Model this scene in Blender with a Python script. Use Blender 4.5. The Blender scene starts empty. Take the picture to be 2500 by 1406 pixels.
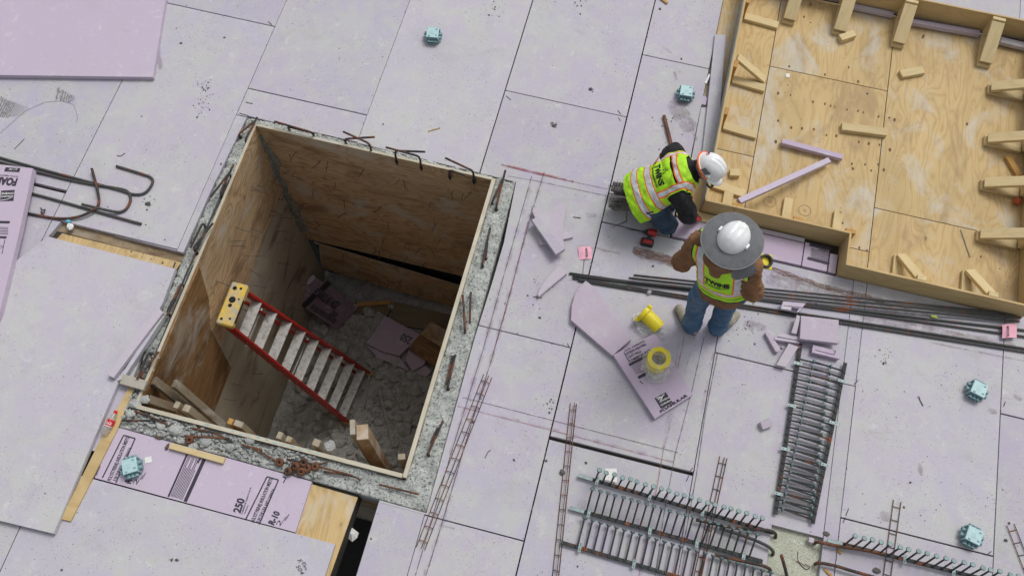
import bpy, bmesh, math, random
import numpy as np
from mathutils import Vector, Matrix, noise as mnoise
from mathutils.bvhtree import BVHTree
random.seed(7); rng = np.random.default_rng(7)
R_ = math.radians
S = bpy.context.scene
COL = S.collection

# ------------------------------------------------------------------ camera
F = 2220.0; PW = 2500; CXP, CYP = 1250.0, 703.0
RM = Matrix(((0.9689, -0.2318, 0.0863), (0.2471, 0.8937, -0.3745), (0.0097, 0.3842, 0.9232)))
CAMC = Vector((3.724, -5.0536, 7.4885))
cam = bpy.data.cameras.new('camera'); camo = bpy.data.objects.new('camera', cam); COL.objects.link(camo)
cam.sensor_width = 36; cam.lens = F / PW * 36; cam.clip_start = .1; cam.clip_end = 300
camo.matrix_world = Matrix.Translation(CAMC) @ RM.to_quaternion().to_matrix().to_4x4()
S.camera = camo
# ------------------------------------------------------------------ light
SUN_EL, SUN_AZ = 58, 28          # azimuth from +Y toward +X
W = bpy.data.worlds.new("World"); S.world = W; W.use_nodes = True
wn = W.node_tree; wn.nodes.clear()
sky = wn.nodes.new('ShaderNodeTexSky'); sky.sky_type = 'NISHITA'; sky.sun_disc = False
sky.sun_elevation = R_(SUN_EL); sky.sun_rotation = R_(SUN_AZ); sky.air_density = 1.0; sky.dust_density = 4.0; sky.ozone_density = 1.0
hs = wn.nodes.new('ShaderNodeHueSaturation'); hs.inputs['Saturation'].default_value = .22
bg = wn.nodes.new('ShaderNodeBackground'); bg.inputs['Strength'].default_value = .116
wo = wn.nodes.new('ShaderNodeOutputWorld')
wn.links.new(sky.outputs[0], hs.inputs['Color']); wn.links.new(hs.outputs[0], bg.inputs[0]); wn.links.new(bg.outputs[0], wo.inputs[0])
sl = bpy.data.lights.new('sun', 'SUN'); sl.energy = 1.1; sl.angle = R_(20); sl.color = (1, .985, .965)
so = bpy.data.objects.new('sun', sl); COL.objects.link(so); so.location = (6, 2, 12)
sd = Vector((math.sin(R_(SUN_AZ)) * math.cos(R_(SUN_EL)), math.cos(R_(SUN_AZ)) * math.cos(R_(SUN_EL)), math.sin(R_(SUN_EL))))
so.rotation_euler = sd.to_track_quat('Z', 'Y').to_euler()
S.view_settings.view_transform = 'Standard'; S.view_settings.look = 'None'
S.view_settings.exposure = 0.12; S.view_settings.gamma = 1.0; S.view_settings.use_curve_mapping = False

# ------------------------------------------------------------------ helpers
def G(px, py, z=0.0):
    "photo pixel -> world point on the horizontal plane at height z"
    d = RM @ Vector(((px - CXP) / F, -(py - CYP) / F, -1.0))
    return CAMC + d * ((z - CAMC.z) / d.z)
def lerp(a, b, t): return a + (b - a) * t
def V(*a): return Vector(a)

class MB:
    def __init__(s): s.v = []; s.f = []; s.g = []
    def add(s, vs, fs, gs=None):
        o = len(s.v)
        s.v += [Vector(v) for v in vs]; s.f += [tuple(i + o for i in f) for f in fs]
        s.g += [tuple(g) for g in (gs if gs is not None else vs)]
        return s
    def obox(s, o, ax, ay, az, bev=0.0, jit=0.0):
        "box with corner-centre o and half-axis vectors ax (length), ay, az"
        o = Vector(o); lx, ly, lz = ax.length, ay.length, az.length
        ro = (random.uniform(0, 50), random.uniform(0, 9), random.uniform(0, 9))
        if bev <= 0:
            vs = []; gs = []
            for i in (-1, 1):
                for j in (-1, 1):
                    for k in (-1, 1):
                        p = o + ax * i + ay * j + az * k
                        if jit: p = p + V(random.uniform(-jit, jit), random.uniform(-jit, jit), random.uniform(-jit, jit))
                        vs.append(p); gs.append((ro[0] + i * lx, ro[1] + j * ly, ro[2] + k * lz))
            return s.add(vs, [(0, 1, 3, 2), (4, 6, 7, 5), (0, 4, 5, 1), (2, 3, 7, 6), (0, 2, 6, 4), (1, 5, 7, 3)], gs)
        bm = bmesh.new(); bmesh.ops.create_cube(bm, size=2)
        for v in bm.verts: v.co = Vector((v.co.x * lx, v.co.y * ly, v.co.z * lz))
        bmesh.ops.bevel(bm, geom=list(bm.edges), offset=bev, segments=1, affect='EDGES', profile=.5)
        ux, uy, uz = ax.normalized(), ay.normalized(), az.normalized()
        bm.verts.index_update()
        vs = [o + ux * v.co.x + uy * v.co.y + uz * v.co.z for v in bm.verts]
        gs = [(ro[0] + v.co.x, ro[1] + v.co.y, ro[2] + v.co.z) for v in bm.verts]
        fs = [tuple(v.index for v in f.verts) for f in bm.faces]
        bm.free(); return s.add(vs, fs, gs)
    def box(s, x0, x1, y0, y1, z0, z1, axis='x', bev=0.0):
        o = V((x0 + x1) / 2, (y0 + y1) / 2, (z0 + z1) / 2)
        A = {'x': V((x1 - x0) / 2, 0, 0), 'y': V(0, (y1 - y0) / 2, 0), 'z': V(0, 0, (z1 - z0) / 2)}
        order = {'x': 'xyz', 'y': 'yzx', 'z': 'zxy'}[axis]
        return s.obox(o, A[order[0]], A[order[1]], A[order[2]], bev)
    def plank(s, a, b, w, t, up=V(0, 0, 1), bev=.003):
        "board from a to b (centre line), width w across, thickness t along up"
        a, b = Vector(a), Vector(b); d = (b - a).normalized()
        side = d.cross(up)
        if side.length < 1e-4: side = d.cross(V(0, 1, 0))
        side.normalize(); u = side.cross(d).normalized()
        return s.obox((a + b) / 2, (b - a) / 2, side * w / 2, u * t / 2, bev)
    def prism(s, poly, z0, z1, bev=.003, tilt=None):
        "vertical prism over 2-D polygon (ccw or cw)"
        P = [Vector((p[0], p[1])) for p in poly]
        ar = sum(P[i].x * P[(i + 1) % len(P)].y - P[(i + 1) % len(P)].x * P[i].y for i in range(len(P)))
        if ar < 0: P.reverse()
        n = len(P); ins = []
        for i in range(n):
            d0 = (P[i] - P[i - 1]).normalized(); d1 = (P[(i + 1) % n] - P[i]).normalized()
            n0 = Vector((-d0.y, d0.x)); n1 = Vector((-d1.y, d1.x)); m = (n0 + n1)
            m = m / max(.3, m.length_squared) * 2 if m.length > 1e-6 else n0
            ins.append(P[i] + m * bev * .5 * 2 * .5)
        zf = tilt or (lambda x, y: 0.0)
        vs = [V(p.x, p.y, z0 + zf(p.x, p.y)) for p in P] + [V(p.x, p.y, z1 - bev + zf(p.x, p.y)) for p in P] + [V(p.x, p.y, z1 + zf(p.x, p.y)) for p in ins]
        fs = [tuple(range(n - 1, -1, -1)), tuple(range(2 * n, 3 * n))]
        for r in (0, 1):
            for i in range(n):
                j = (i + 1) % n; fs.append((r * n + i, r * n + j, (r + 1) * n + j, (r + 1) * n + i))
        return s.add(vs, fs)
    def tube(s, path, r, n=8, caps=True, smooth_it=0):
        P = [Vector(p) for p in path]
        for _ in range(smooth_it):
            Q = [P[0]]
            for i in range(len(P) - 1):
                Q.append(P[i].lerp(P[i + 1], .25)); Q.append(P[i].lerp(P[i + 1], .75))
            Q.append(P[-1]); P = Q
        rs = r if isinstance(r, (list, tuple)) else [r] * len(P)
        if len(rs) != len(P): rs = [lerp(rs[0], rs[-1], i / (len(P) - 1)) for i in range(len(P))]
        t0 = (P[1] - P[0]).normalized()
        u = t0.orthogonal().normalized(); vs = []; gs = []; L = random.uniform(0, 30)
        for i, p in enumerate(P):
            t = (P[min(i + 1, len(P) - 1)] - P[max(i - 1, 0)]).normalized()
            u = (u - t * u.dot(t)).normalized(); w = t.cross(u)
            if i: L += (p - P[i - 1]).length
            for k in range(n):
                a = 2 * math.pi * k / n
                vs.append(p + (u * math.cos(a) + w * math.sin(a)) * rs[i])
                gs.append((L, math.cos(a) * rs[i], math.sin(a) * rs[i]))
        fs = []
        for i in range(len(P) - 1):
            for k in range(n):
                k2 = (k + 1) % n; fs.append((i * n + k, i * n + k2, (i + 1) * n + k2, (i + 1) * n + k))
        if caps:
            fs.append(tuple(range(n - 1, -1, -1))); fs.append(tuple(range((len(P) - 1) * n, len(P) * n)))
        return s.add(vs, fs, gs)
    def lathe(s, o, axis, prof, n=20, cap=True):
        "prof: list of (radius, height along axis)"
        o = Vector(o); ax = Vector(axis).normalized(); u = ax.orthogonal().normalized(); w = ax.cross(u)
        vs = []; fs = []
        for r, h in prof:
            for k in range(n):
                a = 2 * math.pi * k / n; vs.append(o + ax * h + (u * math.cos(a) + w * math.sin(a)) * r)
        for i in range(len(prof) - 1):
            for k in range(n):
                k2 = (k + 1) % n; fs.append((i * n + k, i * n + k2, (i + 1) * n + k2, (i + 1) * n + k))
        if cap:
            fs.append(tuple(range(n - 1, -1, -1))); fs.append(tuple(range((len(prof) - 1) * n, len(prof) * n)))
        return s.add(vs, fs)
    def blob(s, c, r, sub=1, jit=.3, sq=(1, 1, 1)):
        vs0, fs0 = ICO[sub]; q = Matrix.Rotation(random.uniform(0, 6.28), 3, 'Z') @ Matrix.Rotation(random.uniform(0, 6.28), 3, 'X')
        vs = []
        for v in vs0:
            w = q @ (v * (1 + random.uniform(-jit, jit)))
            vs.append(Vector(c) + Vector((w.x * sq[0], w.y * sq[1], w.z * sq[2])) * r)
        return s.add(vs, fs0)
    def mesh(s, name, off=V(0, 0, 0), smooth=False):
        me = bpy.data.meshes.new(name)
        me.from_pydata([tuple(v - off) for v in s.v], [], s.f)
        at = me.attributes.new('gc', 'FLOAT_VECTOR', 'POINT')
        at.data.foreach_set('vector', np.array(s.g, dtype=np.float32).ravel())
        if smooth: me.polygons.foreach_set('use_smooth', [True] * len(me.polygons))
        me.update(); return me
def _ico(sub):
    bm = bmesh.new(); bmesh.ops.create_icosphere(bm, subdivisions=sub, radius=1); bm.verts.index_update()
    r = ([v.co.copy() for v in bm.verts], [tuple(v.index for v in f.verts) for f in bm.faces]); bm.free(); return r
ICO = {1: _ico(1), 2: _ico(2)}

def setp(o, label=None, cat=None, group=None, kind=None):
    if label: o['label'] = label
    if cat: o['category'] = cat
    if group: o['group'] = group
    if kind: o['kind'] = kind
    return o
def thing(name, label, cat, loc=(0, 0, 0), group=None):
    o = bpy.data.objects.new(name, None); o.empty_display_size = .05; o.location = loc; COL.objects.link(o)
    return setp(o, label, cat, group)
def wloc(o):
    l = Vector(o.location)
    while o.parent: o = o.parent; l += Vector(o.location)
    return l
def put(name, mb, mat, parent=None, label=None, smooth=False, kind=None):
    off = wloc(parent) if parent else V(0, 0, 0)
    me = mb.mesh(name, off, smooth) if isinstance(mb, MB) else mb
    o = bpy.data.objects.new(name, me); COL.objects.link(o)
    if mat: me.materials.append(mat)
    if parent: o.parent = parent
    return setp(o, label=label, kind=kind)
def single(name, mb, mat, label, cat, group=None, smooth=False, kind=None):
    lo = V(sum(v.x for v in mb.v) / len(mb.v), sum(v.y for v in mb.v) / len(mb.v), min(v.z for v in mb.v))
    o = bpy.data.objects.new(name, mb.mesh(name, lo, smooth)); o.location = lo; COL.objects.link(o)
    o.data.materials.append(mat); return setp(o, label, cat, group, kind)
def dup(o, parent, loc=None):
    c = o.copy(); COL.objects.link(c); c.parent = parent
    if loc is not None: c.location = loc
    return c

# ------------------------------------------------------------------ materials
class NB:
    def __init__(s, name):
        s.m = bpy.data.materials.new(name); s.m.use_nodes = True; s.t = s.m.node_tree; s.b = s.t.nodes['Principled BSDF']; s.out = s.t.nodes['Material Output']
    def n(s, typ, **kw):
        nd = s.t.nodes.new('ShaderNode' + typ)
        for k, v in kw.items(): setattr(nd, k, v)
        return nd
    def l(s, a, b): s.t.links.new(a, b)
    def setin(s, nd, key, val):
        if hasattr(val, 'is_output') or isinstance(val, bpy.types.NodeSocket): s.l(val, nd.inputs[key])
        else: nd.inputs[key].default_value = val
    def pos(s): return s.n('NewGeometry').outputs['Position']
    def gc(s):
        a = s.n('Attribute'); a.attribute_name = 'gc'; return a.outputs['Vector']
    def objloc(s): return s.n('TexCoord').outputs['Object']
    def rnd(s): return s.n('ObjectInfo').outputs['Random']
    def map(s, vec, scale=(1, 1, 1), loc=(0, 0, 0)):
        m = s.n('Mapping'); s.l(vec, m.inputs['Vector']); m.inputs['Scale'].default_value = scale; m.inputs['Location'].default_value = loc; return m.outputs[0]
    def noise(s, vec, scale, detail=3, rough=.55, dist=0.0):
        x = s.n('TexNoise'); s.l(vec, x.inputs['Vector']); x.inputs['Scale'].default_value = scale; x.inputs['Detail'].default_value = detail
        x.inputs['Roughness'].default_value = rough; x.inputs['Distortion'].default_value = dist; return x.outputs['Fac']
    def voro(s, vec, scale, feature='F1', rand=1.0):
        x = s.n('TexVoronoi', feature=feature); s.l(vec, x.inputs['Vector']); x.inputs['Scale'].default_value = scale; x.inputs['Randomness'].default_value = rand
        return x.outputs['Distance'], (x.outputs['Color'] if 'Color' in x.outputs else None)
    def math(s, op, a, b=0.0, clamp=False):
        x = s.n('Math', operation=op, use_clamp=clamp); s.setin(x, 0, a); s.setin(x, 1, b); return x.outputs[0]
    def ramp(s, fac, lo, hi, a=0.0, b=1.0):
        x = s.n('MapRange'); x.clamp = True; s.setin(x, 0, fac); x.inputs[1].default_value = lo; x.inputs[2].default_value = hi
        x.inputs[3].default_value = a; x.inputs[4].default_value = b; return x.outputs[0]
    def mix(s, fac, a, b, typ='MIX'):
        x = s.n('MixRGB', blend_type=typ); s.setin(x, 0, fac)
        s.setin(x, 1, a if not isinstance(a, tuple) else (*a, 1)); s.setin(x, 2, b if not isinstance(b, tuple) else (*b, 1)); return x.outputs[0]
    def bump(s, h, strength=.3, dist=.01):
        x = s.n('Bump'); s.l(h, x.inputs['Height']); x.inputs['Strength'].default_value = strength; x.inputs['Distance'].default_value = dist
        s.l(x.outputs[0], s.b.inputs['Normal'])
    def fin(s, col, rough=.7, metal=0.0, alpha=None, spec=None):
        s.setin(s.b, 'Base Color', col if not isinstance(col, tuple) else (*col, 1)); s.setin(s.b, 'Roughness', rough); s.setin(s.b, 'Metallic', metal)
        if alpha is not None: s.setin(s.b, 'Alpha', alpha)
        if spec is not None: s.b.inputs['Specular IOR Level'].default_value = spec
        return s.m

def m_plain(name, col, rough=.6, metal=0.0, var=.12, scale=30, dirt=None, dirt_amt=.5, spec=None, bump=0.0):
    b = NB(name); p = b.pos()
    f = b.noise(p, scale, 4)
    c = b.mix(b.ramp(f, .3, .7), tuple(x * (1 - var) for x in col), tuple(min(1, x * (1 + var)) for x in col))
    if dirt:
        d = b.ramp(b.noise(b.map(p, (1, 1, 1), (3, 5, 1)), scale * .6, 5, .7), 1 - dirt_amt - .12, 1 - dirt_amt + .12)
        c = b.mix(d, c, dirt)
    if bump: b.bump(f, bump, .004)
    return b.fin(c, rough, metal, spec=spec)

def m_foam(name, clean, dusty, dust=.5, speck=1.0):
    b = NB(name); p = b.pos()
    rv = b.n('CombineXYZ'); b.l(b.math('MULTIPLY', b.rnd(), 31.0), rv.inputs[0]); b.l(b.math('MULTIPLY', b.rnd(), 17.0), rv.inputs[1])
    va = b.n('VectorMath', operation='ADD'); b.l(p, va.inputs[0]); b.l(rv.outputs[0], va.inputs[1]); p = va.outputs[0]
    big = b.noise(p, 1.1, 3, .55); mid = b.noise(b.map(p, (1, 1, 1), (7, 3, 0)), 5.0, 6, .66, .5)
    hue = b.ramp(b.noise(b.map(p, (1, 1, 1), (1, 9, 4)), .55, 2), .35, .65)
    cl = b.mix(hue, clean, tuple(c * k for c, k in zip(clean, (1.03, .965, .985))))
    cl = b.mix(b.math('MULTIPLY', b.rnd(), .6), cl, b.mix(.5, cl, dusty))
    f = b.math('ADD', b.math('MULTIPLY', big, .42), b.math('MULTIPLY', mid, .72))
    c = b.mix(b.ramp(f, .70 - dust * .32, .86 - dust * .32), cl, dusty)
    c = b.mix(1.0, c, b.mix(b.rnd(), (.90, .90, .91), (1.0, 1.0, 1.0)), 'MULTIPLY')
    hz = b.ramp(b.noise(b.map(p, (1, 1, 1), (21, 4, 0)), 1.6, 5, .62, .5), .42, .68); c = b.mix(b.math('MULTIPLY', hz, .38 * min(1, dust + .2)), c, (.46, .455, .44))
    # pale cement dust in clots and strokes
    sp = b.ramp(b.noise(b.map(p, (1, 1.0, 1), (13, 1, 0)), 9.0, 7, .74, .7), .57, .70)
    c = b.mix(b.math('MULTIPLY', sp, .62), c, (.615, .615, .59))
    # grey and greenish grime
    gr = b.ramp(b.noise(b.map(p, (1, 1, 1), (2, 17, 0)), 3.1, 7, .78, .4), .54, .74)
    c = b.mix(b.math('MULTIPLY', gr, .50 * min(1, dust + .25)), c, (.345, .34, .315))
    # scuffed strokes
    sc_ = b.ramp(b.noise(b.map(p, (2.2, .55, 1), (5, 2, 0)), 7.0, 5, .7, 1.6), .66, .74); c = b.mix(b.math('MULTIPLY', sc_, .30), c, (.40, .36, .39))
    fine = b.noise(p, 95, 3, .6)
    c = b.mix(.16, c, b.mix(fine, (.15, .15, .15), (.85, .85, .85)), 'OVERLAY')
    patch = b.ramp(b.noise(b.map(p, (1, 1, 1), (5, 5, 0)), 2.1, 5, .65), .40, .62)
    for sc, th, am, lo in ((22, .13, .85, 0), (44, .19, .8, 3), (70, .24, .6, 6), (9, .085, .8, 8)):
        d, cc = b.voro(b.map(p, (1, 1, .001), (lo, lo * 2, 0)), sc)
        sep = b.n('SeparateColor'); b.l(cc, sep.inputs[0])
        on = b.math('GREATER_THAN', b.math('MULTIPLY', sep.outputs[0], b.math('ADD', b.math('MULTIPLY', patch, .75), .35)), .55 if sc > 12 else .66)
        dot = b.math('MULTIPLY', b.ramp(d, th * .5, th * 1.1, 1, 0), on)
        c = b.mix(b.math('MULTIPLY', dot, am * speck), c, b.mix(sep.outputs[1], (.07, .07, .06), (.24, .225, .19)))
    b.bump(b.math('ADD', b.math('MULTIPLY', mid, .6), b.math('MULTIPLY', fine, .25)), .3, .006)
    return b.fin(c, .78, spec=.25)

def m_wood(name, lightc, darkc, figure=9.0, knots=.5, cement=None, cem_amt=.3, stain=None, stain_amt=.3, scale=1.0, rough=.72, fine_amt=.35, contrast=1.0):
    b = NB(name); g = b.gc()
    r = b.n('ObjectInfo').outputs['Random']; cmb = b.n('CombineXYZ')
    for i, k in enumerate((37, 11, 5)): b.l(b.math('MULTIPLY', r, float(k)), cmb.inputs[i])
    va = b.n('VectorMath', operation='ADD'); b.l(g, va.inputs[0]); b.l(cmb.outputs[0], va.inputs[1]); g = va.outputs[0]
    low = b.noise(b.map(g, (1.1 * scale, 4.2 * scale, 4.2 * scale)), 1.0, 2, .45, .6)
    ring = b.math('PINGPONG', b.math('MULTIPLY', low, figure * 2), 1.0)
    ring = b.math('POWER', ring, 2.4)
    fib = b.noise(b.map(g, (5, 95, 95)), 1.0, 4, .6)
    tone = b.noise(b.map(g, (.7, 2.2, 2.2), (4, 4, 4)), 1.0, 3, .5)
    f = b.math('ADD', b.math('MULTIPLY', ring, .42 * contrast), b.math('MULTIPLY', fib, fine_amt), True)
    c = b.mix(f, lightc, darkc)
    c = b.mix(b.ramp(tone, .35, .7, 0, .5), c, tuple(x * .62 for x in lightc))
    if knots:
        d, cc = b.voro(b.map(g, (2.3, 4.2, 4.2), (1, 1, 1)), 1.0)
        sep = b.n('SeparateColor'); b.l(cc, sep.inputs[0])
        on = b.math('GREATER_THAN', sep.outputs[0], 1 - knots)
        kn = b.math('MULTIPLY', b.ramp(d, .035, .075, 1, 0), on)
        c = b.mix(b.math('MULTIPLY', kn, .85), c, tuple(x * .22 for x in darkc))
        halo = b.math('MULTIPLY', b.ramp(d, .05, .17, .4, 0), on)
        c = b.mix(halo, c, darkc)
    if stain:
        s = b.ramp(b.noise(b.map(g, (1.3, 3, 3), (8, 2, 2)), 1.0, 6, .68, .8), .62 - stain_amt * .4, .74 - stain_amt * .4)
        c = b.mix(b.math('MULTIPLY', s, .75), c, stain)
    if cement:
        s = b.ramp(b.noise(b.map(g, (1.6, 2.4, 2.4), (2, 7, 2)), 1.0, 6, .66, .5), .70 - cem_amt * .4, .84 - cem_amt * .4)
        c = b.mix(b.math('MULTIPLY', s, .7), c, cement)
        d2, _ = b.voro(b.map(g, (1, 1, 1), (3, 1, 0)), 24)
        c = b.mix(b.math('MULTIPLY', b.ramp(d2, .05, .11, .6, 0), b.ramp(tone, .45, .6)), c, (.07, .06, .05))
    b.bump(b.math('ADD', fib, b.math('MULTIPLY', ring, .5)), .25, .003)
    return b.fin(c, rough, spec=.25)

def m_concrete(name, a, c2, dark, scale=1.0, pit=.5, rough=.9):
    b = NB(name); p = b.pos()
    n1 = b.noise(p, 6 * scale, 6, .7); n2 = b.noise(b.map(p, (1, 1, 1), (4, 4, 4)), 55 * scale, 5, .75)
    c = b.mix(b.ramp(n1, .35, .65), a, c2)
    ve = b.ramp(n2, .52, .62); c = b.mix(b.math('MULTIPLY', ve, pit), c, dark)
    d, _ = b.voro(p, 42 * scale); c = b.mix(b.ramp(d, .10, .2, pit * .9, 0), c, dark)
    n3 = b.ramp(b.noise(b.map(p, (1, 1, 1), (9, 1, 2)), 30 * scale, 3, .6), .6, .68)
    c = b.mix(b.math('MULTIPLY', n3, .6), c, (.72, .76, .71))
    b.bump(b.math('ADD', n2, n1), .8, .02)
    return b.fin(c, rough, spec=.2)

def m_rebar(name, col, rust=(.16, .05, .02), rust_amt=.4):
    b = NB(name); g = b.gc(); p = b.pos()
    n = b.ramp(b.noise(p, 9, 5, .65), .62 - rust_amt * .45, .74 - rust_amt * .45)
    c = b.mix(n, col, b.mix(b.noise(p, 60, 3), rust, tuple(x * 1.9 for x in rust)))
    d = b.ramp(b.noise(b.map(p, (1, 1, 1), (5, 2, 2)), 40, 4), .6, .7); c = b.mix(b.math('MULTIPLY', d, .35), c, (.3, .29, .27))
    sx = b.n('SeparateXYZ'); b.l(g, sx.inputs[0])
    ribs = b.math('SINE', b.math('MULTIPLY', sx.outputs[0], 520.0)); b.bump(ribs, .6, .003)
    return b.fin(c, .62, .35)

def m_decal(name, col, scale, lo, hi, amt=.8, stretch=(1, 1, 1), seed=0.0):
    "thin deposit lying on the board: noise breaks it up and it thins out towards its edges (gc.z = 0..1 across)"
    b = NB(name); g = b.gc(); sp = b.n('SeparateXYZ'); b.l(g, sp.inputs[0]); cm = b.n('CombineXYZ'); b.l(sp.outputs[0], cm.inputs[0]); b.l(sp.outputs[1], cm.inputs[1])
    e = b.math('MULTIPLY', b.math('MULTIPLY', sp.outputs[2], b.math('SUBTRACT', 1.0, sp.outputs[2])), 4.0)
    n = b.noise(b.map(cm.outputs[0], stretch, (seed, seed, 0)), scale, 6, .72)
    f = b.math('ADD', n, b.math('MULTIPLY', b.math('SUBTRACT', b.math('POWER', e, .45), 1.0), .17))
    a = b.math('MULTIPLY', b.ramp(f, lo, hi), amt)
    c = b.mix(b.noise(cm.outputs[0], scale * 2.3, 3), tuple(x * .7 for x in col), tuple(x * 1.3 for x in col))
    return b.fin(c, .85, alpha=a, spec=.1)

FOAM = m_foam('foam_site_dusted', (.472, .450, .540), (.508, .505, .506), .60)
FOAMC = m_foam('foam_clean', (.515, .435, .555), (.545, .53, .555), .14, .4)
FOAMP = m_foam('foam_scrap', (.50, .44, .52), (.52, .495, .525), .3, .4)
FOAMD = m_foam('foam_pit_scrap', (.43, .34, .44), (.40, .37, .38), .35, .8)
PRINT = m_plain('black_print_ink', (.035, .028, .045), .7, var=.3, scale=60)
PLYF = m_wood('plywood_fresh', (.63, .47, .235), (.37, .23, .085), 11, .4, (.54, .515, .45), .50, (.37, .26, .14), .24, contrast=1.05)
PLYN = m_wood('plywood_new_panel', (.62, .47, .24), (.42, .27, .10), 6, .35, None, 0, None, 0, contrast=.9)
PLYE = m_plain('plywood_outer_grey', (.33, .32, .27), .8, var=.2, scale=14)
LUM = m_wood('lumber_pale', (.68, .55, .31), (.48, .34, .15), 4, .3, None, 0, None, 0, scale=2.2, contrast=.8)
LUMW = m_wood('lumber_weathered', (.43, .375, .275), (.24, .195, .13), 5, .2, (.42, .41, .37), .5, (.25, .12, .06), .15, scale=2.2)
LUMO = m_wood('lumber_orange', (.55, .32, .10), (.34, .16, .045), 5, .2, scale=2.2)
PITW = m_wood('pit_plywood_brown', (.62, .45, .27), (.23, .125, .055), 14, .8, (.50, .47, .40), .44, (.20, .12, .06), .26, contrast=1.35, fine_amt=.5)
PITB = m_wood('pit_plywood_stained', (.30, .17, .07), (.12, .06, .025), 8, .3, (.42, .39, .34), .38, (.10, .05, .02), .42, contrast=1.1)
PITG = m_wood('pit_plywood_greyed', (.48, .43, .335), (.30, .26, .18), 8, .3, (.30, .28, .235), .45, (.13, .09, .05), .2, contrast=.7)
LUMG = m_wood('lumber_gap_dirty', (.34, .26, .16), (.19, .13, .075), 5, .2, (.38, .36, .31), .42, (.14, .09, .05), .4, scale=2.2)
MARKM = m_plain('paint_mark_blue', (.24, .44, .50), .8, var=.25)
CAPM = m_wood('ply_edge_pale', (.60, .56, .45), (.40, .35, .25), 3, .0, (.5, .5, .46), .3, None, 0, scale=2.5)
CONC = m_concrete('curb_concrete_lichen', (.58, .605, .57), (.38, .40, .375), (.05, .052, .046), 1.0, .95)
CHUNK = m_concrete('broken_concrete', (.50, .51, .49), (.36, .37, .355), (.14, .14, .13), 1.3, .35)
RUBM = m_concrete('pit_rubble', (.50, .49, .465), (.33, .32, .295), (.10, .095, .09), 1.4, .45)
COLM = m_concrete('column_concrete_green', (.60, .62, .50), (.50, .51, .40), (.12, .12, .09), 1.2, .45)
DECKM = m_plain('deck_gap_shade', (.05, .042, .033), .95, var=.3, scale=8)  # near-black plywood colour stands in for the shade down the board gaps
DARKM = m_plain('lower_slab_dark', (.07, .07, .07), .95)
REB = m_rebar('rebar_dark', (.075, .080, .076), rust_amt=.16)
REBH = m_rebar('rebar_hook_rusty', (.05, .047, .045), rust=(.13, .05, .025), rust_amt=.34)
RUST = m_rebar('rust_brown', (.075, .048, .035), rust=(.125, .052, .026), rust_amt=.5)
STEEL = m_rebar('stud_steel', (.045, .054, .054), rust_amt=.12)
STEELD = m_rebar('rail_steel', (.045, .05, .05), rust_amt=.15)
HEADM = m_plain('stud_head_zinc', (.125, .185, .185), .5, .4, .2, 40)
CLIPM = m_plain('clip_zinc', (.22, .28, .28), .5, .4, .2, 40)
TEAL = m_plain('box_teal_plastic', (.40, .585, .60), .5, 0, .06, 25, (.42, .47, .47), .34)
TEALD = m_plain('box_hub_teal', (.20, .34, .365), .5, 0, .1, 40, (.27, .32, .32), .3)
HOLE = m_plain('dark_recess', (.012, .012, .013), .9)
WHITE = m_plain('white_paper', (.72, .72, .70), .7, var=.04)
PINK = m_plain('pink_tag', (.80, .40, .50), .6, var=.05)
RED = m_plain('ladder_red_fibreglass', (.40, .018, .014), .45, 0, .2, 20, (.25, .20, .18), .26)
REDT = m_plain('tool_red', (.38, .02, .02), .4)
BLK = m_plain('black_plastic', (.02, .02, .022), .5)
YEL = m_plain('yellow_plastic', (.80, .66, .02), .42, 0, .06, 20)
YELD = m_plain('ladder_cap_yellow_dirty', (.74, .50, .02), .5, 0, .1, 25, (.42, .39, .32), .49)
ALU = m_plain('ladder_step_aluminium', (.46, .45, .425), .55, .2, .12, 30, (.17, .16, .145), .40)
LABW = m_plain('label_white', (.7, .7, .68), .5)
COLA = m_plain('label_red', (.62, .015, .02), .4)
CRUMB = m_plain('crumb_dark', (.10, .095, .088), .9, var=.4, scale=9)
PAPERB = m_plain('wrapper_blue', (.12, .42, .55), .4)

def m_clear(name, tint, alpha):
    b = NB(name); a = b.ramp(b.noise(b.pos(), 24, 5, .7), .3, .75, alpha * .3, alpha * 1.5)
    return b.fin(tint, .15, alpha=a)
CLEAR = m_clear('clear_plastic_wrap', (.75, .78, .78), .26)
BOTTLE = m_clear('bottle_clear', (.50, .48, .44), .55)

# ================================================================== SETTING
# ---- cutters
def prism_obj(poly, z0, z1):
    mb = MB(); mb.prism(poly, z0, z1, 0.0001); o = bpy.data.objects.new('cutter', mb.mesh('cutter')); COL.objects.link(o); return o
def boolcut(me_obj, cutters):
    for c in cutters:
        md = me_obj.modifiers.new('b', 'BOOLEAN'); md.operation = 'DIFFERENCE'; md.solver = 'EXACT'; md.object = c
    dg = bpy.context.evaluated_depsgraph_get(); dg.update()
    ev = me_obj.evaluated_get(dg); me = bpy.data.meshes.new_from_object(ev)
    old = me_obj.data; me_obj.modifiers.clear(); me_obj.data = me
    at = me.attributes.get('gc')
    if at is None: at = me.attributes.new('gc', 'FLOAT_VECTOR', 'POINT')
    co = np.zeros(len(me.vertices) * 3, dtype=np.float32); me.vertices.foreach_get('co', co); at.data.foreach_set('vector', co)
    me.name = old.name
CURB = [(.112, -.915), (2.79, -.968), (2.836, -4.09), (.13, -4.055)]
DECKZ = -.05
curb_c = prism_obj([(CURB[0][0] - .004, CURB[0][1] + .004), (CURB[1][0] + .006, CURB[1][1] + .004), (CURB[1][0] + .052, -1.60), (CURB[1][0] + .050, -2.0), (CURB[1][0] + .036, -2.55), (CURB[2][0] + .006, CURB[2][1] - .006), (CURB[3][0] - .006, CURB[3][1] - .006), (.080, -3.3), (.062, -2.5), (.072, -1.7)], -.5, .5)
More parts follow.
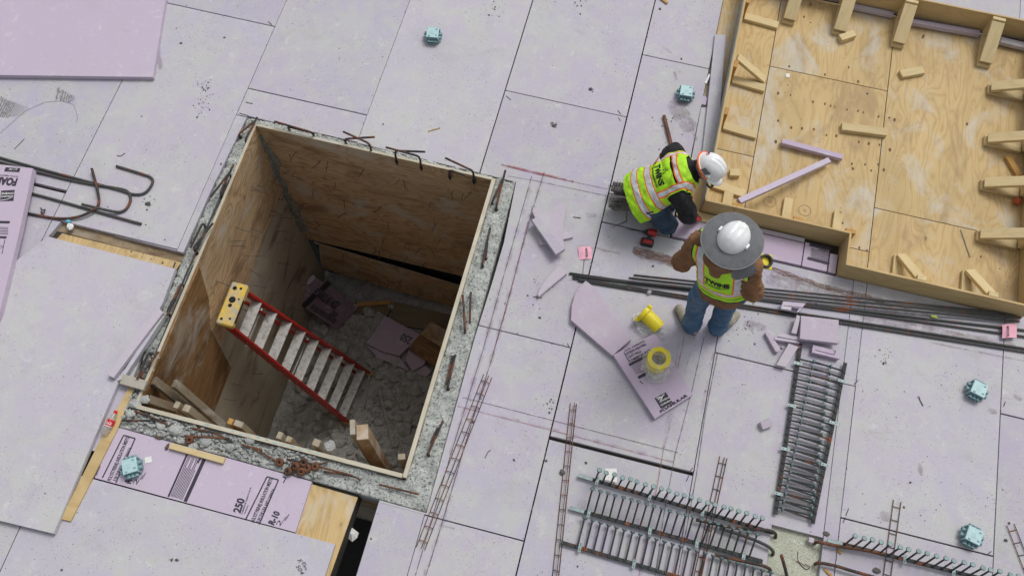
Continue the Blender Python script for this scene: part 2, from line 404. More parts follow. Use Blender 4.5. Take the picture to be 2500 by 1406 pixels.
gapq = [G(150, 540, 0), G(449, 617, 0), G(430, 662, 0), G(112, 585, 0)]
gap_c = prism_obj([p.xy for p in gapq], -.049, .4)
voidq = [(2.43, -4.02), (2.43, -9), (2.235, -9), (2.235, -4.85), (2.257, -4.02)]
void_c = prism_obj(voidq, -.6, .5)
form_out = [(4.30, 8.), (4.30, -.3), (4.30, -.80), (4.30, -.86), (5.822, -.86), (5.822, -1.15), (7.47, -1.15), (7.47, 1.97), (4.60, 1.97)]
COLQ = [(5.565, -3.49), (5.985, -3.49), (5.985, -3.87), (5.565, -3.87)]
col_c = prism_obj(COLQ, -.6, .5)
form_c = [prism_obj([(4.335, 8.0), (4.335, -.86), (5.832, -.86), (5.832, 1.95), (4.7, 1.95), (4.7, 8.0)], -.049, .5), prism_obj([(5.83, 1.95), (7.45, 1.95), (7.45, -1.15), (5.83, -1.15)], -.049, .5)]

# ---- deck under everything and the dark storey below
deck = put('plywood_deck', MB().box(-7.5, 12.5, -10, 7.5, -.26, DECKZ, 'y'), DECKM); setp(deck, kind='structure')
boolcut(deck, [curb_c, void_c, col_c])
deck.data.materials.append(DECKM)
low = put('lower_floor', MB().box(-8.5, 13.5, -11, 8.5, -4.2, -4.0, 'x'), DARKM); setp(low, kind='structure')
slab = put('ground', MB().add([V(-90, -90, -4.22), V(90, -90, -4.22), V(90, 90, -4.22), V(-90, 90, -4.22)], [(0, 1, 2, 3)]), m_concrete('far_ground', (.3, .29, .27), (.24, .23, .21), (.1, .1, .1), .2, .2)); setp(slab, kind='structure')

# ---- insulation boards, one object each
floor = bpy.data.objects.new('insulation_floor', None); COL.objects.link(floor); setp(floor, kind='structure')
def board(x0, x1, y0, y1, g=(.003, .003, .003, .003), cut=(), mat=None, dz=None, name='foam_board'):
    dz = random.uniform(-.0025, .0015) if dz is None else dz
    a = random.uniform(-.0006, .0006)
    pts = [(x0 + g[0], y0 + g[2]), (x1 - g[1], y0 + g[2]), (x1 - g[1], y1 - g[3]), (x0 + g[0], y1 - g[3])]
    cx, cy = (x0 + x1) / 2, (y0 + y1) / 2
    pts = [(cx + (p[0] - cx) - a * (p[1] - cy), cy + (p[1] - cy) + a * (p[0] - cx)) for p in pts]
    o = put(name, MB().prism(pts, DECKZ + .0015, dz, .0025), mat or FOAM, floor)
    if cut: boolcut(o, cut); o.data.materials.clear(); o.data.materials.append(mat or FOAM)
    return o
T = .0022; M_ = .004; K = .0055
def column(x0, x1, ys, gl, gr, cutf=None, gy=None):
    for i in range(len(ys) - 1):
        y0, y1 = ys[i + 1], ys[i]
        c = [k for k, bb in CUTS if bb[0] < x1 and bb[1] > x0 and bb[2] < y1 and bb[3] > y0]
        board(x0, x1, y0, y1, (gl, gr, (gy or {}).get(ys[i + 1], .0045), (gy or {}).get(ys[i], .0045)), c)
CUTS = [(curb_c, (.1, 2.84, -4.1, -.9)), (gap_c, (-1.25, .2, -2.8, -2.35)), (col_c, (5.5, 6.0, -3.9, -3.4)),
        (form_c[0], (4.33, 5.84, -.86, 8)), (form_c[1], (5.82, 7.46, -1.16, 1.95))]
for x0 in (-6.1, -4.88): column(x0, x0 + 1.22, [5.6, 3.2, .8, -1.64, -4.08, -6.5, -8.9], T, T)
column(-3.66, -2.44, [5.2, 2.75, .31, -2.1, -4.5, -6.9, -9], T, T)
column(-2.44, -1.22, [5.2, 2.79, .35, -2.12, -4.5, -6.9, -9], T, M_, gy={-2.12: .017})
column(-1.22, 0, [5.03, 2.59, .151, -2.412, -4.30], M_, T, gy={.151: .006}); column(-1.22, -.275, [-4.30, -6.74, -9], M_, M_)
column(0, 1.22, [4.26, 1.82, -.615, -.93], T, .002, gy={-.615: .005}); column(0, .14, [-.93, -4.30], T, T); column(-.275, 2.205, [-4.508, -6.9, -9.3], M_, .0, gy={-4.508: .002})
column(1.22, 2.44, [5.0, 2.6, -.96], .002, K)
column(2.44, 2.83, [-4.06, -6.5, -9], T, T)
column(2.44, 3.66, [4.88, 2.44, 0, -2.432, -4.113], K, K)
column(2.83, 3.66, [-4.113, -6.55, -9], T, K)
column(3.66, 4.88, [5.6, 3.2, .76], K, T)
column(3.66, 4.34, [.76, -.86], K, T)
column(3.66, 4.30, [-.86, -1.165], K, T)
column(3.66, 4.88, [-1.165, -3.2464, -5.68, -8.1], K, M_, gy={-3.2464: .017, -1.165: .008})
column(4.88, 5.98, [-1.165, -2.16, -4.60, -7.0], T, T, gy={-2.16: .006, -1.165: .008})
column(5.98, 6.10, [-2.16, -4.2, -6.6], T, M_)
column(5.98, 6.10, [-1.165, -2.16], T, T)
column(6.10, 7.32, [-1.165, -3.296, -5.73, -8.2], T, K - .002, gy={-3.296: .006})
column(7.32, 8.54, [2.1, .35, -2.09, -4.53, -7.0], K - .002, T, gy={-2.09: .006})
column(4.88, 6.10, [7.0, 4.5, 1.95], T, T); column(6.10, 7.32, [6.3, 3.8, 1.95], T, T); column(7.32, 8.54, [7.0, 4.5, 2.1], T, T)
for x0 in (8.54, 9.76, 10.98): column(x0, x0 + 1.22, [6.9, 4.5, 2.0, -.4, -2.8, -5.3, -7.7], T, T)
# cut strips packed along the formwork front
for x0, x1, y0, y1, mt in ((4.31, 4.78, -1.155, -.93, FOAMC), (4.785, 5.50, -1.155, -.92, FOAMC), (5.505, 5.735, -1.152, -.90, FOAMC), (5.74, 5.815, -1.152, -.955, FOAMC), (4.31, 5.50, -.915, -.865, FOAMP)):
    pr = board(x0, x1, y0, y1, (.003,) * 4, (), mt, dz=random.uniform(.0, .012))
    if x0 == 5.505: printed_bit = pr
# strips in the slot on the left of the formwork
for poly, mt, dz in ((((1712, 262), (1733, 262), (1708, 400), (1686, 400)), FOAM, -.004), (((1706, 228), (1728, 238), (1724, 256), (1702, 252)), FOAMC, -.006)):
    put('foam_board', MB().prism([G(*p, 0).xy for p in poly], DECKZ + .0015, dz, .002), mt, floor)
for c in list(bpy.data.objects):
    if c.name.startswith('cutter'): bpy.data.objects.remove(c)

# ---- plywood sheets laid on the deck
def sheet(poly, z1=DECKZ + .006, mat=PLYF, axis='y'):
    P_ = [Vector(p) for p in poly]
    mb = MB(); mb.prism(P_, DECKZ + .001, z1, .0015)
    ro = random.uniform(0, 40)
    mb.g = [((v.y + ro), v.x + ro * .3, v.z) if axis == 'y' else (v.x + ro, v.y + ro * .3, v.z) for v in mb.v]
    return put('plywood_sheet', mb, mat, deck)
xA, xB, xC = 4.925, 6.10, 7.445
yA, yB = .98, -.36
def rc(x0, x1, y0, y1, e=.0035): return [(x0 + e, y0 + e), (x1 - e, y0 + e), (x1 - e, y1 - e), (x0 + e, y1 - e)]
sheet(rc(4.54, xA, -.84, -.10)); sheet(rc(4.54, xA, -.10, 1.95)); sheet(rc(4.34, 4.52, -.84, 4.0))
sheet(rc(xA, xB, yA, 1.94)); sheet(rc(xA, xB, -.83, yA)); sheet(rc(xB, xC, yB, 1.94)); sheet(rc(xB, xC, -1.12, yB)); sheet(rc(5.86, xB, -1.12, -.83)); sheet(rc(4.54, 4.9, 1.95, 4))
gp = [G(150, 543, DECKZ), G(455, 622, DECKZ), G(425, 668, DECKZ), G(105, 590, DECKZ)]
m1 = [lerp(gp[0], gp[3], .42), lerp(gp[1], gp[2], .42)]
sheet([p.xy for p in (gp[0], gp[1], m1[1], m1[0])], DECKZ + .003, LUMG, 'x'); sheet([p.xy for p in (m1[0] + V(.09, -.01, 0), m1[1], gp[2], gp[3] + V(.09, 0, 0))], DECKZ + .006, PLYF)
sheet([(1.80, -4.10), (2.258, -4.11), (2.236, -4.75), (2.236, -9), (1.9, -9)], DECKZ + .014)

# ================================================================== CURB AND PIT
PX0, PX1, PY1, PY0 = .245, 2.572, -1.02, -3.845     # inner faces of the shaft
curb = put('concrete_curb', MB(), None)
bm = bmesh.new()
nx, ny = 172, 200
def curbpt(u, v):
    a = Vector(CURB[0]).lerp(Vector(CURB[1]), u); b = Vector(CURB[3]).lerp(Vector(CURB[2]), u); p = a.lerp(b, v); p.x -= .045 * math.sin(math.pi * v) * (1 - u); return p
grid = {}
def cz(x, y):
    p = Vector((x, y, 0)); z = -.008 + .020 * mnoise.fractal(p * 14, 1.0, 2.0, 4) + .012 * mnoise.noise(p * 48)
    if y < PY0 - .02: z += .012 * max(0, mnoise.noise(p * 7 + V(3, 1, 0))) + (.014 * mnoise.noise(p * 30) if x < 1.9 else 0)
    if x < PX0: z -= .012
    return z
for i in range(nx + 1):
    for j in range(ny + 1):
        p = curbpt(i / nx, j / ny); x, y = p
        n = mnoise.noise(Vector((x * 9, y * 9, 2)))
        if i == 0: x += .014 * n + .006 * mnoise.noise(Vector((x * 40, y * 40, 5)))
        if j == 0: y += .012 * n + .006 * mnoise.noise(Vector((x * 40, y * 40, 5)))
        if (PX0 - .04 < x < PX1 + .05) and (PY0 - .05 < y < PY1 + .04): pass
        grid[i, j] = (x, y)
bmv = {}
def gv(i, j):
    if (i, j) not in bmv: x, y = grid[i, j]; bmv[i, j] = bm.verts.new((x, y, cz(x, y)))
    return bmv[i, j]
for i in range(nx):
    for j in range(ny):
        x, y = curbpt((i + .5) / nx, (j + .5) / ny)
        if (PX0 - .020 < x < PX1 + .030) and (PY0 - .032 < y < PY1 + .020): continue
        bm.faces.new((gv(i, j + 1), gv(i + 1, j + 1), gv(i + 1, j), gv(i, j)))
be = [e for e in bm.edges if e.is_boundary]
ex = bmesh.ops.extrude_edge_only(bm, edges=be)
for v in ex['geom']:
    if isinstance(v, bmesh.types.BMVert): v.co.z = -.30
bmesh.ops.recalc_face_normals(bm, faces=bm.faces)
bm.to_mesh(curb.data); bm.free(); curb.data.materials.append(CONC)
setp(curb, 'rough pale concrete kerb rim around the square open shaft, bristling with rusty bars', 'concrete kerb')
curb.data.polygons.foreach_set('use_smooth', [True] * len(curb.data.polygons))

def rbar(parent, path, r=.008, mat=None, name='rebar', it=2, label=None):
    return put(name, MB().tube(path, r, 7, smooth_it=it), mat or REBH, parent, smooth=True, label=label)
def hook(base, end, h, r=.0105, tail=.0):
    b = G(*base, -.01); e = G(*end, h); t = b + V(0, 0, h); d = (e - t).normalized()
    rbar(curb, [b - V(0, 0, .08), b + V(0, 0, h * .35), b + V(0, 0, h * .75), t + d * .015, t + d * .06, lerp(t, e, .6), e], r, REBH, 'rebar_hook')
    put('drill_hole', MB().lathe(b + V(0, 0, .0), (0, 0, 1), [(.015, -.05), (.017, .0045)], 7), HOLE, curb)
for b, e, h in (((768, 338), (670, 297), .10), ((708, 322), (768, 326), .09), ((908, 374), (838, 322), .17), ((845, 352), (915, 335), .09), ((1028, 405), (942, 360), .17), ((968, 391), (1038, 371), .17),
                ((1157, 439), (1087, 386), .16), ((1098, 428), (1150, 434), .10), ((603, 352), (628, 287), .07), ((586, 335), (622, 296), .05),
                ((545, 484), (570, 402), .10), ((566, 436), (514, 482), .10), ((480, 618), (520, 545), .10), ((503, 556), (465, 605), .10), ((417, 772), (438, 702), .10), ((452, 702), (408, 770), .10),
                ((352, 928), (388, 858), .10), ((372, 868), (335, 925), .09), ((1212, 512), (1234, 416), .07), ((1202, 500), (1226, 440), .06), ((1178, 652), (1197, 556), .06), ((1186, 632), (1192, 575), .04),
                ((1136, 812), (1130, 720), .07), ((1150, 720), (1147, 790), .08), ((1094, 950), (1112, 866), .06), ((1106, 872), (1090, 938), .05), ((1046, 1112), (1082, 1026), .07), ((1070, 1048), (1052, 1080), .06)):
    hook(b, e, h)
for i, pth in enumerate((((300, 1026), (405, 1026)), ((328, 1003), (372, 1018), (408, 1036)), ((452, 1064), (560, 1070)), ((470, 1045), (530, 1058), (565, 1080)), ((615, 1092), (650, 1110), (690, 1136)),
             ((775, 1138), (860, 1160)), ((790, 1150), (865, 1162), (880, 1172)), ((925, 1182), (1022, 1206)), ((590, 1085), (640, 1098)), ((700, 1120), (770, 1135), (800, 1128)))):
    rbar(curb, [G(*p, .026 + .003 * (i % 3)) for p in pth], .0085, RUST if i % 3 else REBH, 'rebar', 1)
# thin bars lying along the left inner edge
for k, (a, b) in enumerate((((560, 440), (478, 610)), ((552, 448), (420, 748)), ((470, 650), (362, 905)), ((428, 640), (385, 760)), ((405, 700), (345, 880)))):
    rbar(curb, [G(*a, .02), G(*lerp(Vector(a), Vector(b), .5), .022), G(*b, .02)], .007, REB, 'rebar', 0)

# rusty couplers heaped on the near rim
for i, (px, py, z) in enumerate(((683, 1128, .03), (705, 1150, .03), (722, 1137, .05), (735, 1150, .03), (750, 1142, .03), (742, 1128, .05), (770, 1138, .03), (463, 1072, .03))):
    c = G(px, py, z); ax = V(random.uniform(-.5, .5), random.uniform(-.6, -.1), 1).normalized()
    mb = MB(); mb.lathe(c, ax, [(.010, .012), (.010, .022), (.032, .022), (.036, .012), (.036, -.006), (.030, -.014), (.010, -.014), (.010, .012)], 14, False)
    t = thing('coupler', None, 'coupler', c, 'rusty couplers heaped on the near kerb')
    t['label'] = ('leftmost rusty coupler of the heap on the near kerb', 'rusty coupler low in the left half of the heap', 'raised rusty coupler at the left of the heap', 'frontmost rusty coupler of the heap, on the kerb lip', 'middle rusty coupler of the heap', 'topmost rusty coupler at the back of the heap', 'rightmost rusty coupler of the heap, beside two thin bars', 'single rusty coupler lying on kerb rubble away from the heap')[i]
    put('coupler_body', mb, RUST, t, smooth=True)
    put('bore', MB().lathe(c, ax, [(.0095, -.01), (.0095, .014)], 10), HOLE, t)

# rubble on the near rim
mb = MB()
for _ in range(520):
    x = random.uniform(.16, 1.9) if random.random() < .8 else random.uniform(.14, .24)
    y = random.uniform(-4.04, -3.89) if x > .24 else random.uniform(-4.0, -3.3)
    r = random.uniform(.005, .022); mb.blob((x, y, .008 + r * .3), r, 1, .35, (1, .8, .6))
setp(put('kerb_rubble', mb, CHUNK), 'loose grey concrete crumbs on the near and left rim of the shaft', 'rubble', kind='stuff')
GRC = 'broken concrete chunks on the kerb'
for px, py, r, w in ((330, 985, .05, 'at the near left corner of the kerb'), (352, 975, .045, 'beside the corner of the plywood shaft lining'), (430, 1050, .06, 'in the middle of the left half of the near kerb'), (392, 1042, .035, 'just right of the crossed rusty bars'),
                     (500, 1078, .045, 'between two rusty bars on the near kerb'), (560, 1092, .04, 'above the yellow lumber offcut'), (318, 1010, .04, 'next to the red capped bottle'), (610, 1075, .04, 'hard against the blue marked plywood edge'), (470, 1092, .04, 'on the outer lip over the printed foam')):
    c = G(px, py, .02); single('concrete_chunk', MB().blob(c, r, 2, .12, (1.1, .8, .45)).blob(c + V(.015, .01, .005), r * .7, 1, .3, (1, 1, .5)), CHUNK, 'broken grey concrete chunk ' + w, 'concrete chunk', GRC)

# ---- shaft lining
ZP = -3.72
pit = thing('shaft_lining', 'deep square plywood lined shaft with nail studded brown panels', 'shaft lining', (1.4, -2.4, ZP))
def panel(x0, x1, y0, y1, z0, z1, ax, mat, name='wall_panel', label=None):
    return put(name, MB().box(x0, x1, y0, y1, z0, z1, ax, .002), mat, pit, label)
t_ = .02
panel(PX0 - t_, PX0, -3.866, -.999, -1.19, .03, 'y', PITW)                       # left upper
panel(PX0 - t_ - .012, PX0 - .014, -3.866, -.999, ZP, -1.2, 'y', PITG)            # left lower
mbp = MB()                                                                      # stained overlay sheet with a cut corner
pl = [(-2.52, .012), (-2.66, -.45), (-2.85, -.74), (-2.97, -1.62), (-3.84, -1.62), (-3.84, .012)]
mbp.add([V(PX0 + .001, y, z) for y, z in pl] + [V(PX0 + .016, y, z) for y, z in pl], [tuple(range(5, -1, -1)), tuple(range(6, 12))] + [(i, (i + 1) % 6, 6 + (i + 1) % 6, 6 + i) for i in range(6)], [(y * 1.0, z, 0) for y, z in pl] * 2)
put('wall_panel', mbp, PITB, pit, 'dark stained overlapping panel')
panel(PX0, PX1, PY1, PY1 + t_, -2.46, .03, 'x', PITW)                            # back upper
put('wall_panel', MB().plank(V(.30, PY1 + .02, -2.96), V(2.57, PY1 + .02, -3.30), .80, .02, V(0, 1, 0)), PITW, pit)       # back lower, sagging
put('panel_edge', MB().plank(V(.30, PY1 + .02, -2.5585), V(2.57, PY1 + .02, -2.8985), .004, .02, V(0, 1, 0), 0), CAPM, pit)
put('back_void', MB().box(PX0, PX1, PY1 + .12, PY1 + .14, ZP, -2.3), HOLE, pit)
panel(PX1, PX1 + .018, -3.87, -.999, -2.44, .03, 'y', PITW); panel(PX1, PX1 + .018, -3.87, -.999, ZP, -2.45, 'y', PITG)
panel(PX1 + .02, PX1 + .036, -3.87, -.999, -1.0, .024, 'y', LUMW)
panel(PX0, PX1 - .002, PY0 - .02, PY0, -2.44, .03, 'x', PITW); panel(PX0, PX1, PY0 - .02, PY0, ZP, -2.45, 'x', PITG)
panel(PX0, PX1 - .002, PY0 - .034, PY0 - .022, -.2, .036, 'x', LUMW)
# pale cut edges (caps) of the lining
panel(PX0 - .026, PX0 - .001, -3.866, -1.0, .0305, .036, 'y', CAPM, 'panel_edge'); panel(PX0, PX1, PY1 + .001, PY1 + .026, .0305, .036, 'x', CAPM, 'panel_edge')
panel(PX1 + .001, PX1 + .037, -3.872, -1.0, .0305, .037, 'y', CAPM, 'panel_edge'); panel(PX0, PX1 - .002, PY0 - .036, PY0 - .001, .0365, .041, 'x', CAPM, 'panel_edge')
# blue end marks on the near plywood edge
for k in range(14):
    px = lerp(510, 775, k / 13); py = lerp(1025, 1106, k / 13); c = G(px, py, .0415); c.y = PY0 - .018 + random.uniform(-.006, .006)
    if k in (1, 2): continue
    put('paint_mark', MB().obox(c, V(random.uniform(.010, .02), -.001, 0), V(0, .005, 0), V(0, 0, .0008)), MARKM, pit)
# nails through the panels (shared mesh)
nme = MB().tube([V(0, 0, 0), V(0, -.06, .002), V(.010, -.13, -.016)], .0036, 5).mesh('nail')
nail0 = bpy.data.objects.new('nail', nme); nme.materials.append(REB)
k = 0
rr = random.Random(3)
for _ in range(100):
    o = nail0 if k == 0 else nail0.copy()
    COL.objects.link(o); o.parent = pit; k += 1
    if rr.random() < .62:
        z = rr.choice([-.35, -.75, -1.1, -1.5, -1.9, -2.3, -2.6, -3.0, -3.3]) + rr.uniform(-.07, .07)
        o.location = V(rr.uniform(.4, 2.5), PY1, z) - V(1.4, -2.4, ZP); o.rotation_euler = (rr.uniform(-.6, .4), rr.uniform(-3, 3), rr.uniform(-.7, .7)); o.scale = (1, rr.uniform(.6, 1.1), rr.uniform(.4, 1.3))
    else:
        z = rr.choice([-.45, -.8, -1.1, -1.4, -1.8, -2.2, -2.8]) + rr.uniform(-.07, .07)
        o.location = V(PX0 + .002, rr.uniform(-2.5, -1.15) if z > -1.2 else rr.uniform(-3.6, -1.1), z) - V(1.4, -2.4, ZP); o.rotation_euler = (rr.uniform(-.2, .5), 0, R_(90) + rr.uniform(-.4, .4))
# cement smear filling the far corner
mb = MB(); N_ = 46; vs = []
for i in range(N_ + 1):
    z = lerp(-.10, -2.2, i / N_); w1 = .012 + .075 * max(0, mnoise.noise(V(z * 3.1, 1, 0)) + .45) * (1 if z < -.3 else .4); w2 = .012 + .11 * max(0, mnoise.noise(V(z * 2.7, 5, 0)) + .4) * (1 if z < -.3 else .5)
    for q in range(7):
        f_ = q / 6; bul = .018 * math.sin(f_ * math.pi) + .006 * mnoise.noise(V(z * 20, f_ * 5, 2))
        p = V(PX0 + .002, PY1 - w1 * (1 - 2 * f_), z) if f_ < .5 else V(PX0 + w2 * (2 * f_ - 1), PY1 - .002, z)
        p += V(bul * (.8 if f_ >= .5 else 1), -bul, 0); vs.append(p)
mb.add(vs, [(i * 7 + q, i * 7 + q + 1, (i + 1) * 7 + q + 1, (i + 1) * 7 + q) for i in range(N_) for q in range(6)])
put('cement_smear', mb, m_concrete('cement_slop', (.30, .30, .26), (.19, .19, .165), (.09, .09, .08), 1, .4), pit, smooth=True)
# vertical studs standing inside the near wall
GRS = 'timber studs standing inside the near shaft wall'
def stud(px, py, zt, w, d, length, label, mat=LUMW, yaw=-.1):
    c = G(px, py, zt); a = c - V(0, 0, length)
    mb = MB(); dx = V(math.cos(yaw), math.sin(yaw), 0) * w / 2; dy = V(-math.sin(yaw), math.cos(yaw), 0) * d / 2
    mb.obox((a + c) / 2, (c - a) / 2, dx, dy, .004, 0)
    return single('timber_stud', mb, mat, label, 'timber', GRS)
stud(860, 1042, -.06, .045, .13, 3.4, 'grey end of the left half of the paired tall timber posts', LUMW, .35); stud(884, 1054, -.08, .10, .13, 3.4, 'peeling brown and white right half of the paired tall timber posts', m_wood('lumber_brown_peeling', (.46, .35, .235), (.28, .18, .10), 5, .2, (.60, .56, .49), .66, (.3, .1, .04), .2, scale=2.2), .35)
stud(980, 1114, .02, .06, .05, 3.0, 'pale broken stud top in the near right corner of the shaft', LUMW, .3)
stud(772, 1080, .0, .06, .06, 3.0, 'single pale stud top with a concrete lump beside it')
stud(682, 1062, .0, .045, .06, 3.0, 'left stud of the middle pair behind the blue marked edge'); stud(705, 1072, -.02, .05, .05, 3.0, 'right, shorter stud of the middle pair behind the blue marked edge')
stud(562, 1028, .0, .045, .05, 3.0, 'brown narrow stud left of the mortar covered one', LUMO); stud(582, 1034, .0, .08, .05, 3.0, 'mortar covered stud top on the left half of near wall')
stud(431, 988, .0, .045, .06, 3.0, 'narrow stud near the left corner of the near wall'); stud(455, 996, .0, .06, .06, 3.0, 'wider stud beside the narrow one near the left corner')
single('concrete_lump', MB().blob(G(805, 1090, -.03), .055, 2, .15), CHUNK, 'round grey concrete lump beside the pale stud on near shaft wall', 'concrete lump')
LUMD = m_wood('lumber_old_dark', (.22, .18, .125), (.11, .085, .05), 5, .2, (.36, .35, .31), .45, (.12, .07, .04), .3, scale=2.2)
for a, b, z0, z1, lab in (((375, 928), (480, 1012), .0, -.5, 'upper of two weathered timbers jammed in the left near corner'), ((425, 935), (545, 1040), -.02, -.7, 'longer mortar crusted timber jammed in the left near corner'), ((362, 975), (430, 998), .0, -.25, 'short stub of timber low in the left near corner')):
    A_, B_ = G(*a, z0), G(*b, z1); single('timber_offcut', MB().plank(A_, B_, .075, .04, V(.5, .3, 1)), LUMD, lab, 'timber', 'timbers jammed in the near left corner')

# ---- shaft floor
pf = put('pit_floor', MB(), None); bm = bmesh.new()
n_ = 60; vv = {}
for i in range(n_ + 1):
    for j in range(n_ + 1):
        x = lerp(.2, 2.62, i / n_); y = lerp(-3.88, -.9, j / n_); p = V(x, y, 0)
        vv[i, j] = bm.verts.new((x, y, -3.70 + .045 * mnoise.fractal(p * 3, 1, 2, 4) + .02 * mnoise.noise(p * 20)))
for i in range(n_):
    for j in range(n_): bm.faces.new((vv[i, j], vv[i + 1, j], vv[i + 1, j + 1], vv[i, j + 1]))
bm.to_mesh(pf.data); bm.free(); pf.data.materials.append(RUBM); setp(pf, kind='structure')
mb = MB()
for _ in range(1500):
    x, y = random.uniform(.3, 2.5), random.uniform(-3.8, -1.1)
    if x > 1.3 and y > -1.5: continue
    r = random.uniform(.008, .03) if random.random() < .80 else random.uniform(.03, .11); mb.blob((x, y, -3.69 + r * .2), r, 1, .35, (1, .9, .6))
setp(put('pit_rubble', mb, RUBM), 'dark broken concrete rubble covering the bottom of the shaft', 'rubble', kind='stuff')
PITS = m_wood('pit_floor_board', (.20, .165, .10), (.14, .11, .06), 4, .1, (.24, .22, .18), .4)
single('plywood_scrap', MB().prism([G(*p, -3.64).xy for p in ((850, 758), (870, 735), (958, 745), (940, 782))], -3.69, -3.645), PITS, 'muddy plywood scrap under the small orange lath in the shaft', 'plywood scrap')
single('plywood_scrap', MB().prism([G(*p, -3.64).xy for p in ((962, 735), (1100, 768), (1085, 812), (950, 788))], -3.69, -3.65), PITS, 'muddy plywood sheet against the foot of the back shaft wall', 'plywood scrap')
single('wood_lath', MB().plank(G(872, 743, -3.58), G(955, 738, -3.58), .05, .03), LUMO, 'short orange wooden lath lying on the shaft floor', 'lath')
single('plywood_offcut', MB().plank(G(1015, 830, -3.5), G(1085, 875, -3.45), .30, .02, V(.25, -.1, 1)), PITB, 'brown plywood offcut leaning over the broken foam in the shaft', 'plywood offcut')
single('plywood_offcut', MB().plank(G(1040, 800, -3.40), G(1088, 830, -3.35), .22, .02, V(.4, -.1, 1)), PITW, 'narrow brown plywood offcut behind the leaning one in the shaft', 'plywood offcut')
for a, b in (((910, 880), (885, 1000)), ((925, 950), (960, 1090))):
    single('steel_rod', MB().tube([G(*a, -3.62), G(*b, -3.62)], .012, 7), RUBM, 'thin dusty rod on the shaft floor ' + ('near the foot of the ladder' if a[0] == 910 else 'running towards the near right corner'), 'rod', 'rods on the shaft floor')

# ================================================================== TEXT
def text_pts(s, bold=0.0, shear=0.0):
    cu = bpy.data.curves.new('t', 'FONT'); cu.body = s; cu.size = 1; cu.offset = bold; cu.resolution_u = 3; cu.shear = shear; cu.align_x = 'LEFT'
    o = bpy.data.objects.new('t', cu); COL.objects.link(o); dg = bpy.context.evaluated_depsgraph_get(); dg.update()
    me = bpy.data.meshes.new_from_object(o.evaluated_get(dg)); bpy.data.objects.remove(o)
    vs = [v.co.copy() for v in me.vertices]; fs = [tuple(p.vertices) for p in me.polygons]; bpy.data.meshes.remove(me)
    x0 = min(v.x for v in vs); x1 = max(v.x for v in vs)
    return [Vector(((v.x - x0) / (x1 - x0), v.y / .72, 0)) for v in vs], fs
def text_flat(mb, s, pa, pb, z, h, bold=.02, shear=0.0, dz=.0015):
    "flat lettering from photo pixel pa to pb at height z, cap height h metres"
    a, b = G(*pa, z), G(*pb, z); d = b - a; L = d.length; d.normalize(); up = V(-d.y, d.x, 0)
    vs, fs = text_pts(s, bold, shear); mb.add([a + d * v.x * L + up * v.y * h + V(0, 0, dz) for v in vs], fs); return mb
def bar(mb, pa, pb, z, w, dz=.0012):
    a, b = G(*pa, z), G(*pb, z); d = (b - a).normalized(); s = V(-d.y, d.x, 0) * w / 2; u = V(0, 0, dz)
    mb.add([a - s + u, b - s + u, b + s + u, a + s + u], [(0, 1, 2, 3)]); return mb
def quad(mb, pts, z, dz=.0012):
    P_ = [G(*p, z) + V(0, 0, dz) for p in pts]
    ar = sum(P_[i].x * P_[(i + 1) % len(P_)].y - P_[(i + 1) % len(P_)].x * P_[i].y for i in range(len(P_)))
    if ar < 0: P_.reverse()
    mb.add(P_, [tuple(range(len(P_)))]); return mb

# printed insulation board left of the shaft
pb_ = put('foam_board', MB().prism([V(.145, -4.062).xy, V(1.862, -4.086).xy] + [G(*p, 0).xy for p in ((721, 1299), (231, 1166))], DECKZ + .002, .0015, .002), FOAMC, floor, 'printed side up insulation board')
for o in list(floor.children):      # the plain boards stop at the edge of this one
    pass
mb = MB(); z = .0015
for dx, dy in ((0, 0), (350, 101)):
    for a, b in (((250, 1166), (302, 1062)), ((302, 1062), (330, 1070)), ((330, 1070), (283, 1178))): bar(mb, (a[0] + dx, a[1] + dy), (b[0] + dx, b[1] + dy), z, .011)
    text_flat(mb, 'POLYSTYRENE) INSULATION MEETS', (270 + dx, 1174 + dy), (316 + dx, 1068 + dy), z, .030, .03)
    text_flat(mb, 'S IN THE USA AND CANADA.', (282 + dx, 1174 + dy), (322 + dx, 1092 + dy), z, .024, .03)
    text_flat(mb, 'R-10', (320 + dx - 2, 1181 + dy), (334 + dx, 1150 + dy), z, .052, .05)
    text_flat(mb, '2', (335 + dx - 2, 1184 + dy), (341 + dx, 1171 + dy), z, .040, .0)
    for q in range(2): text_flat(mb, ('INCH', 'THICKNESS')[q], (343 + dx + 4 * q, 1170 + dy + q), ((350, 357)[q] + dx, 1160 + dy - 6 * q), z, .010, .02)
bar(mb, (411, 1212), (458, 1106), z, .016); bar(mb, (452, 1224), (499, 1120), z, .03)
for q in range(9):
    a = Vector((417, 1211)).lerp(Vector((444, 1219)), q / 8); d = Vector((43, -96)) * (1 - .25 * (q % 3 == 2)); bar(mb, a, a + d, z, .0055)
text_flat(mb, '250', (586, 1253), (598, 1218), z, .062, .04); text_flat(mb, 'COMPRESSIVE STRENGTH 25 PSI', (592, 1255), (614, 1190), z, .012, .02); bar(mb, (597, 1254), (606, 1233), z, .006)
text_flat(mb, 'INSULATION', (237, 1160), (246, 1138), z, .012, .02); bar(mb, (483, 1130), (493, 1110), z, .012)
for a, b in (((690, 1163), (698, 1166)), ((698, 1166), (692, 1178))): bar(mb, a, b, z, .009)
put('print', mb, PRINT, pb_)

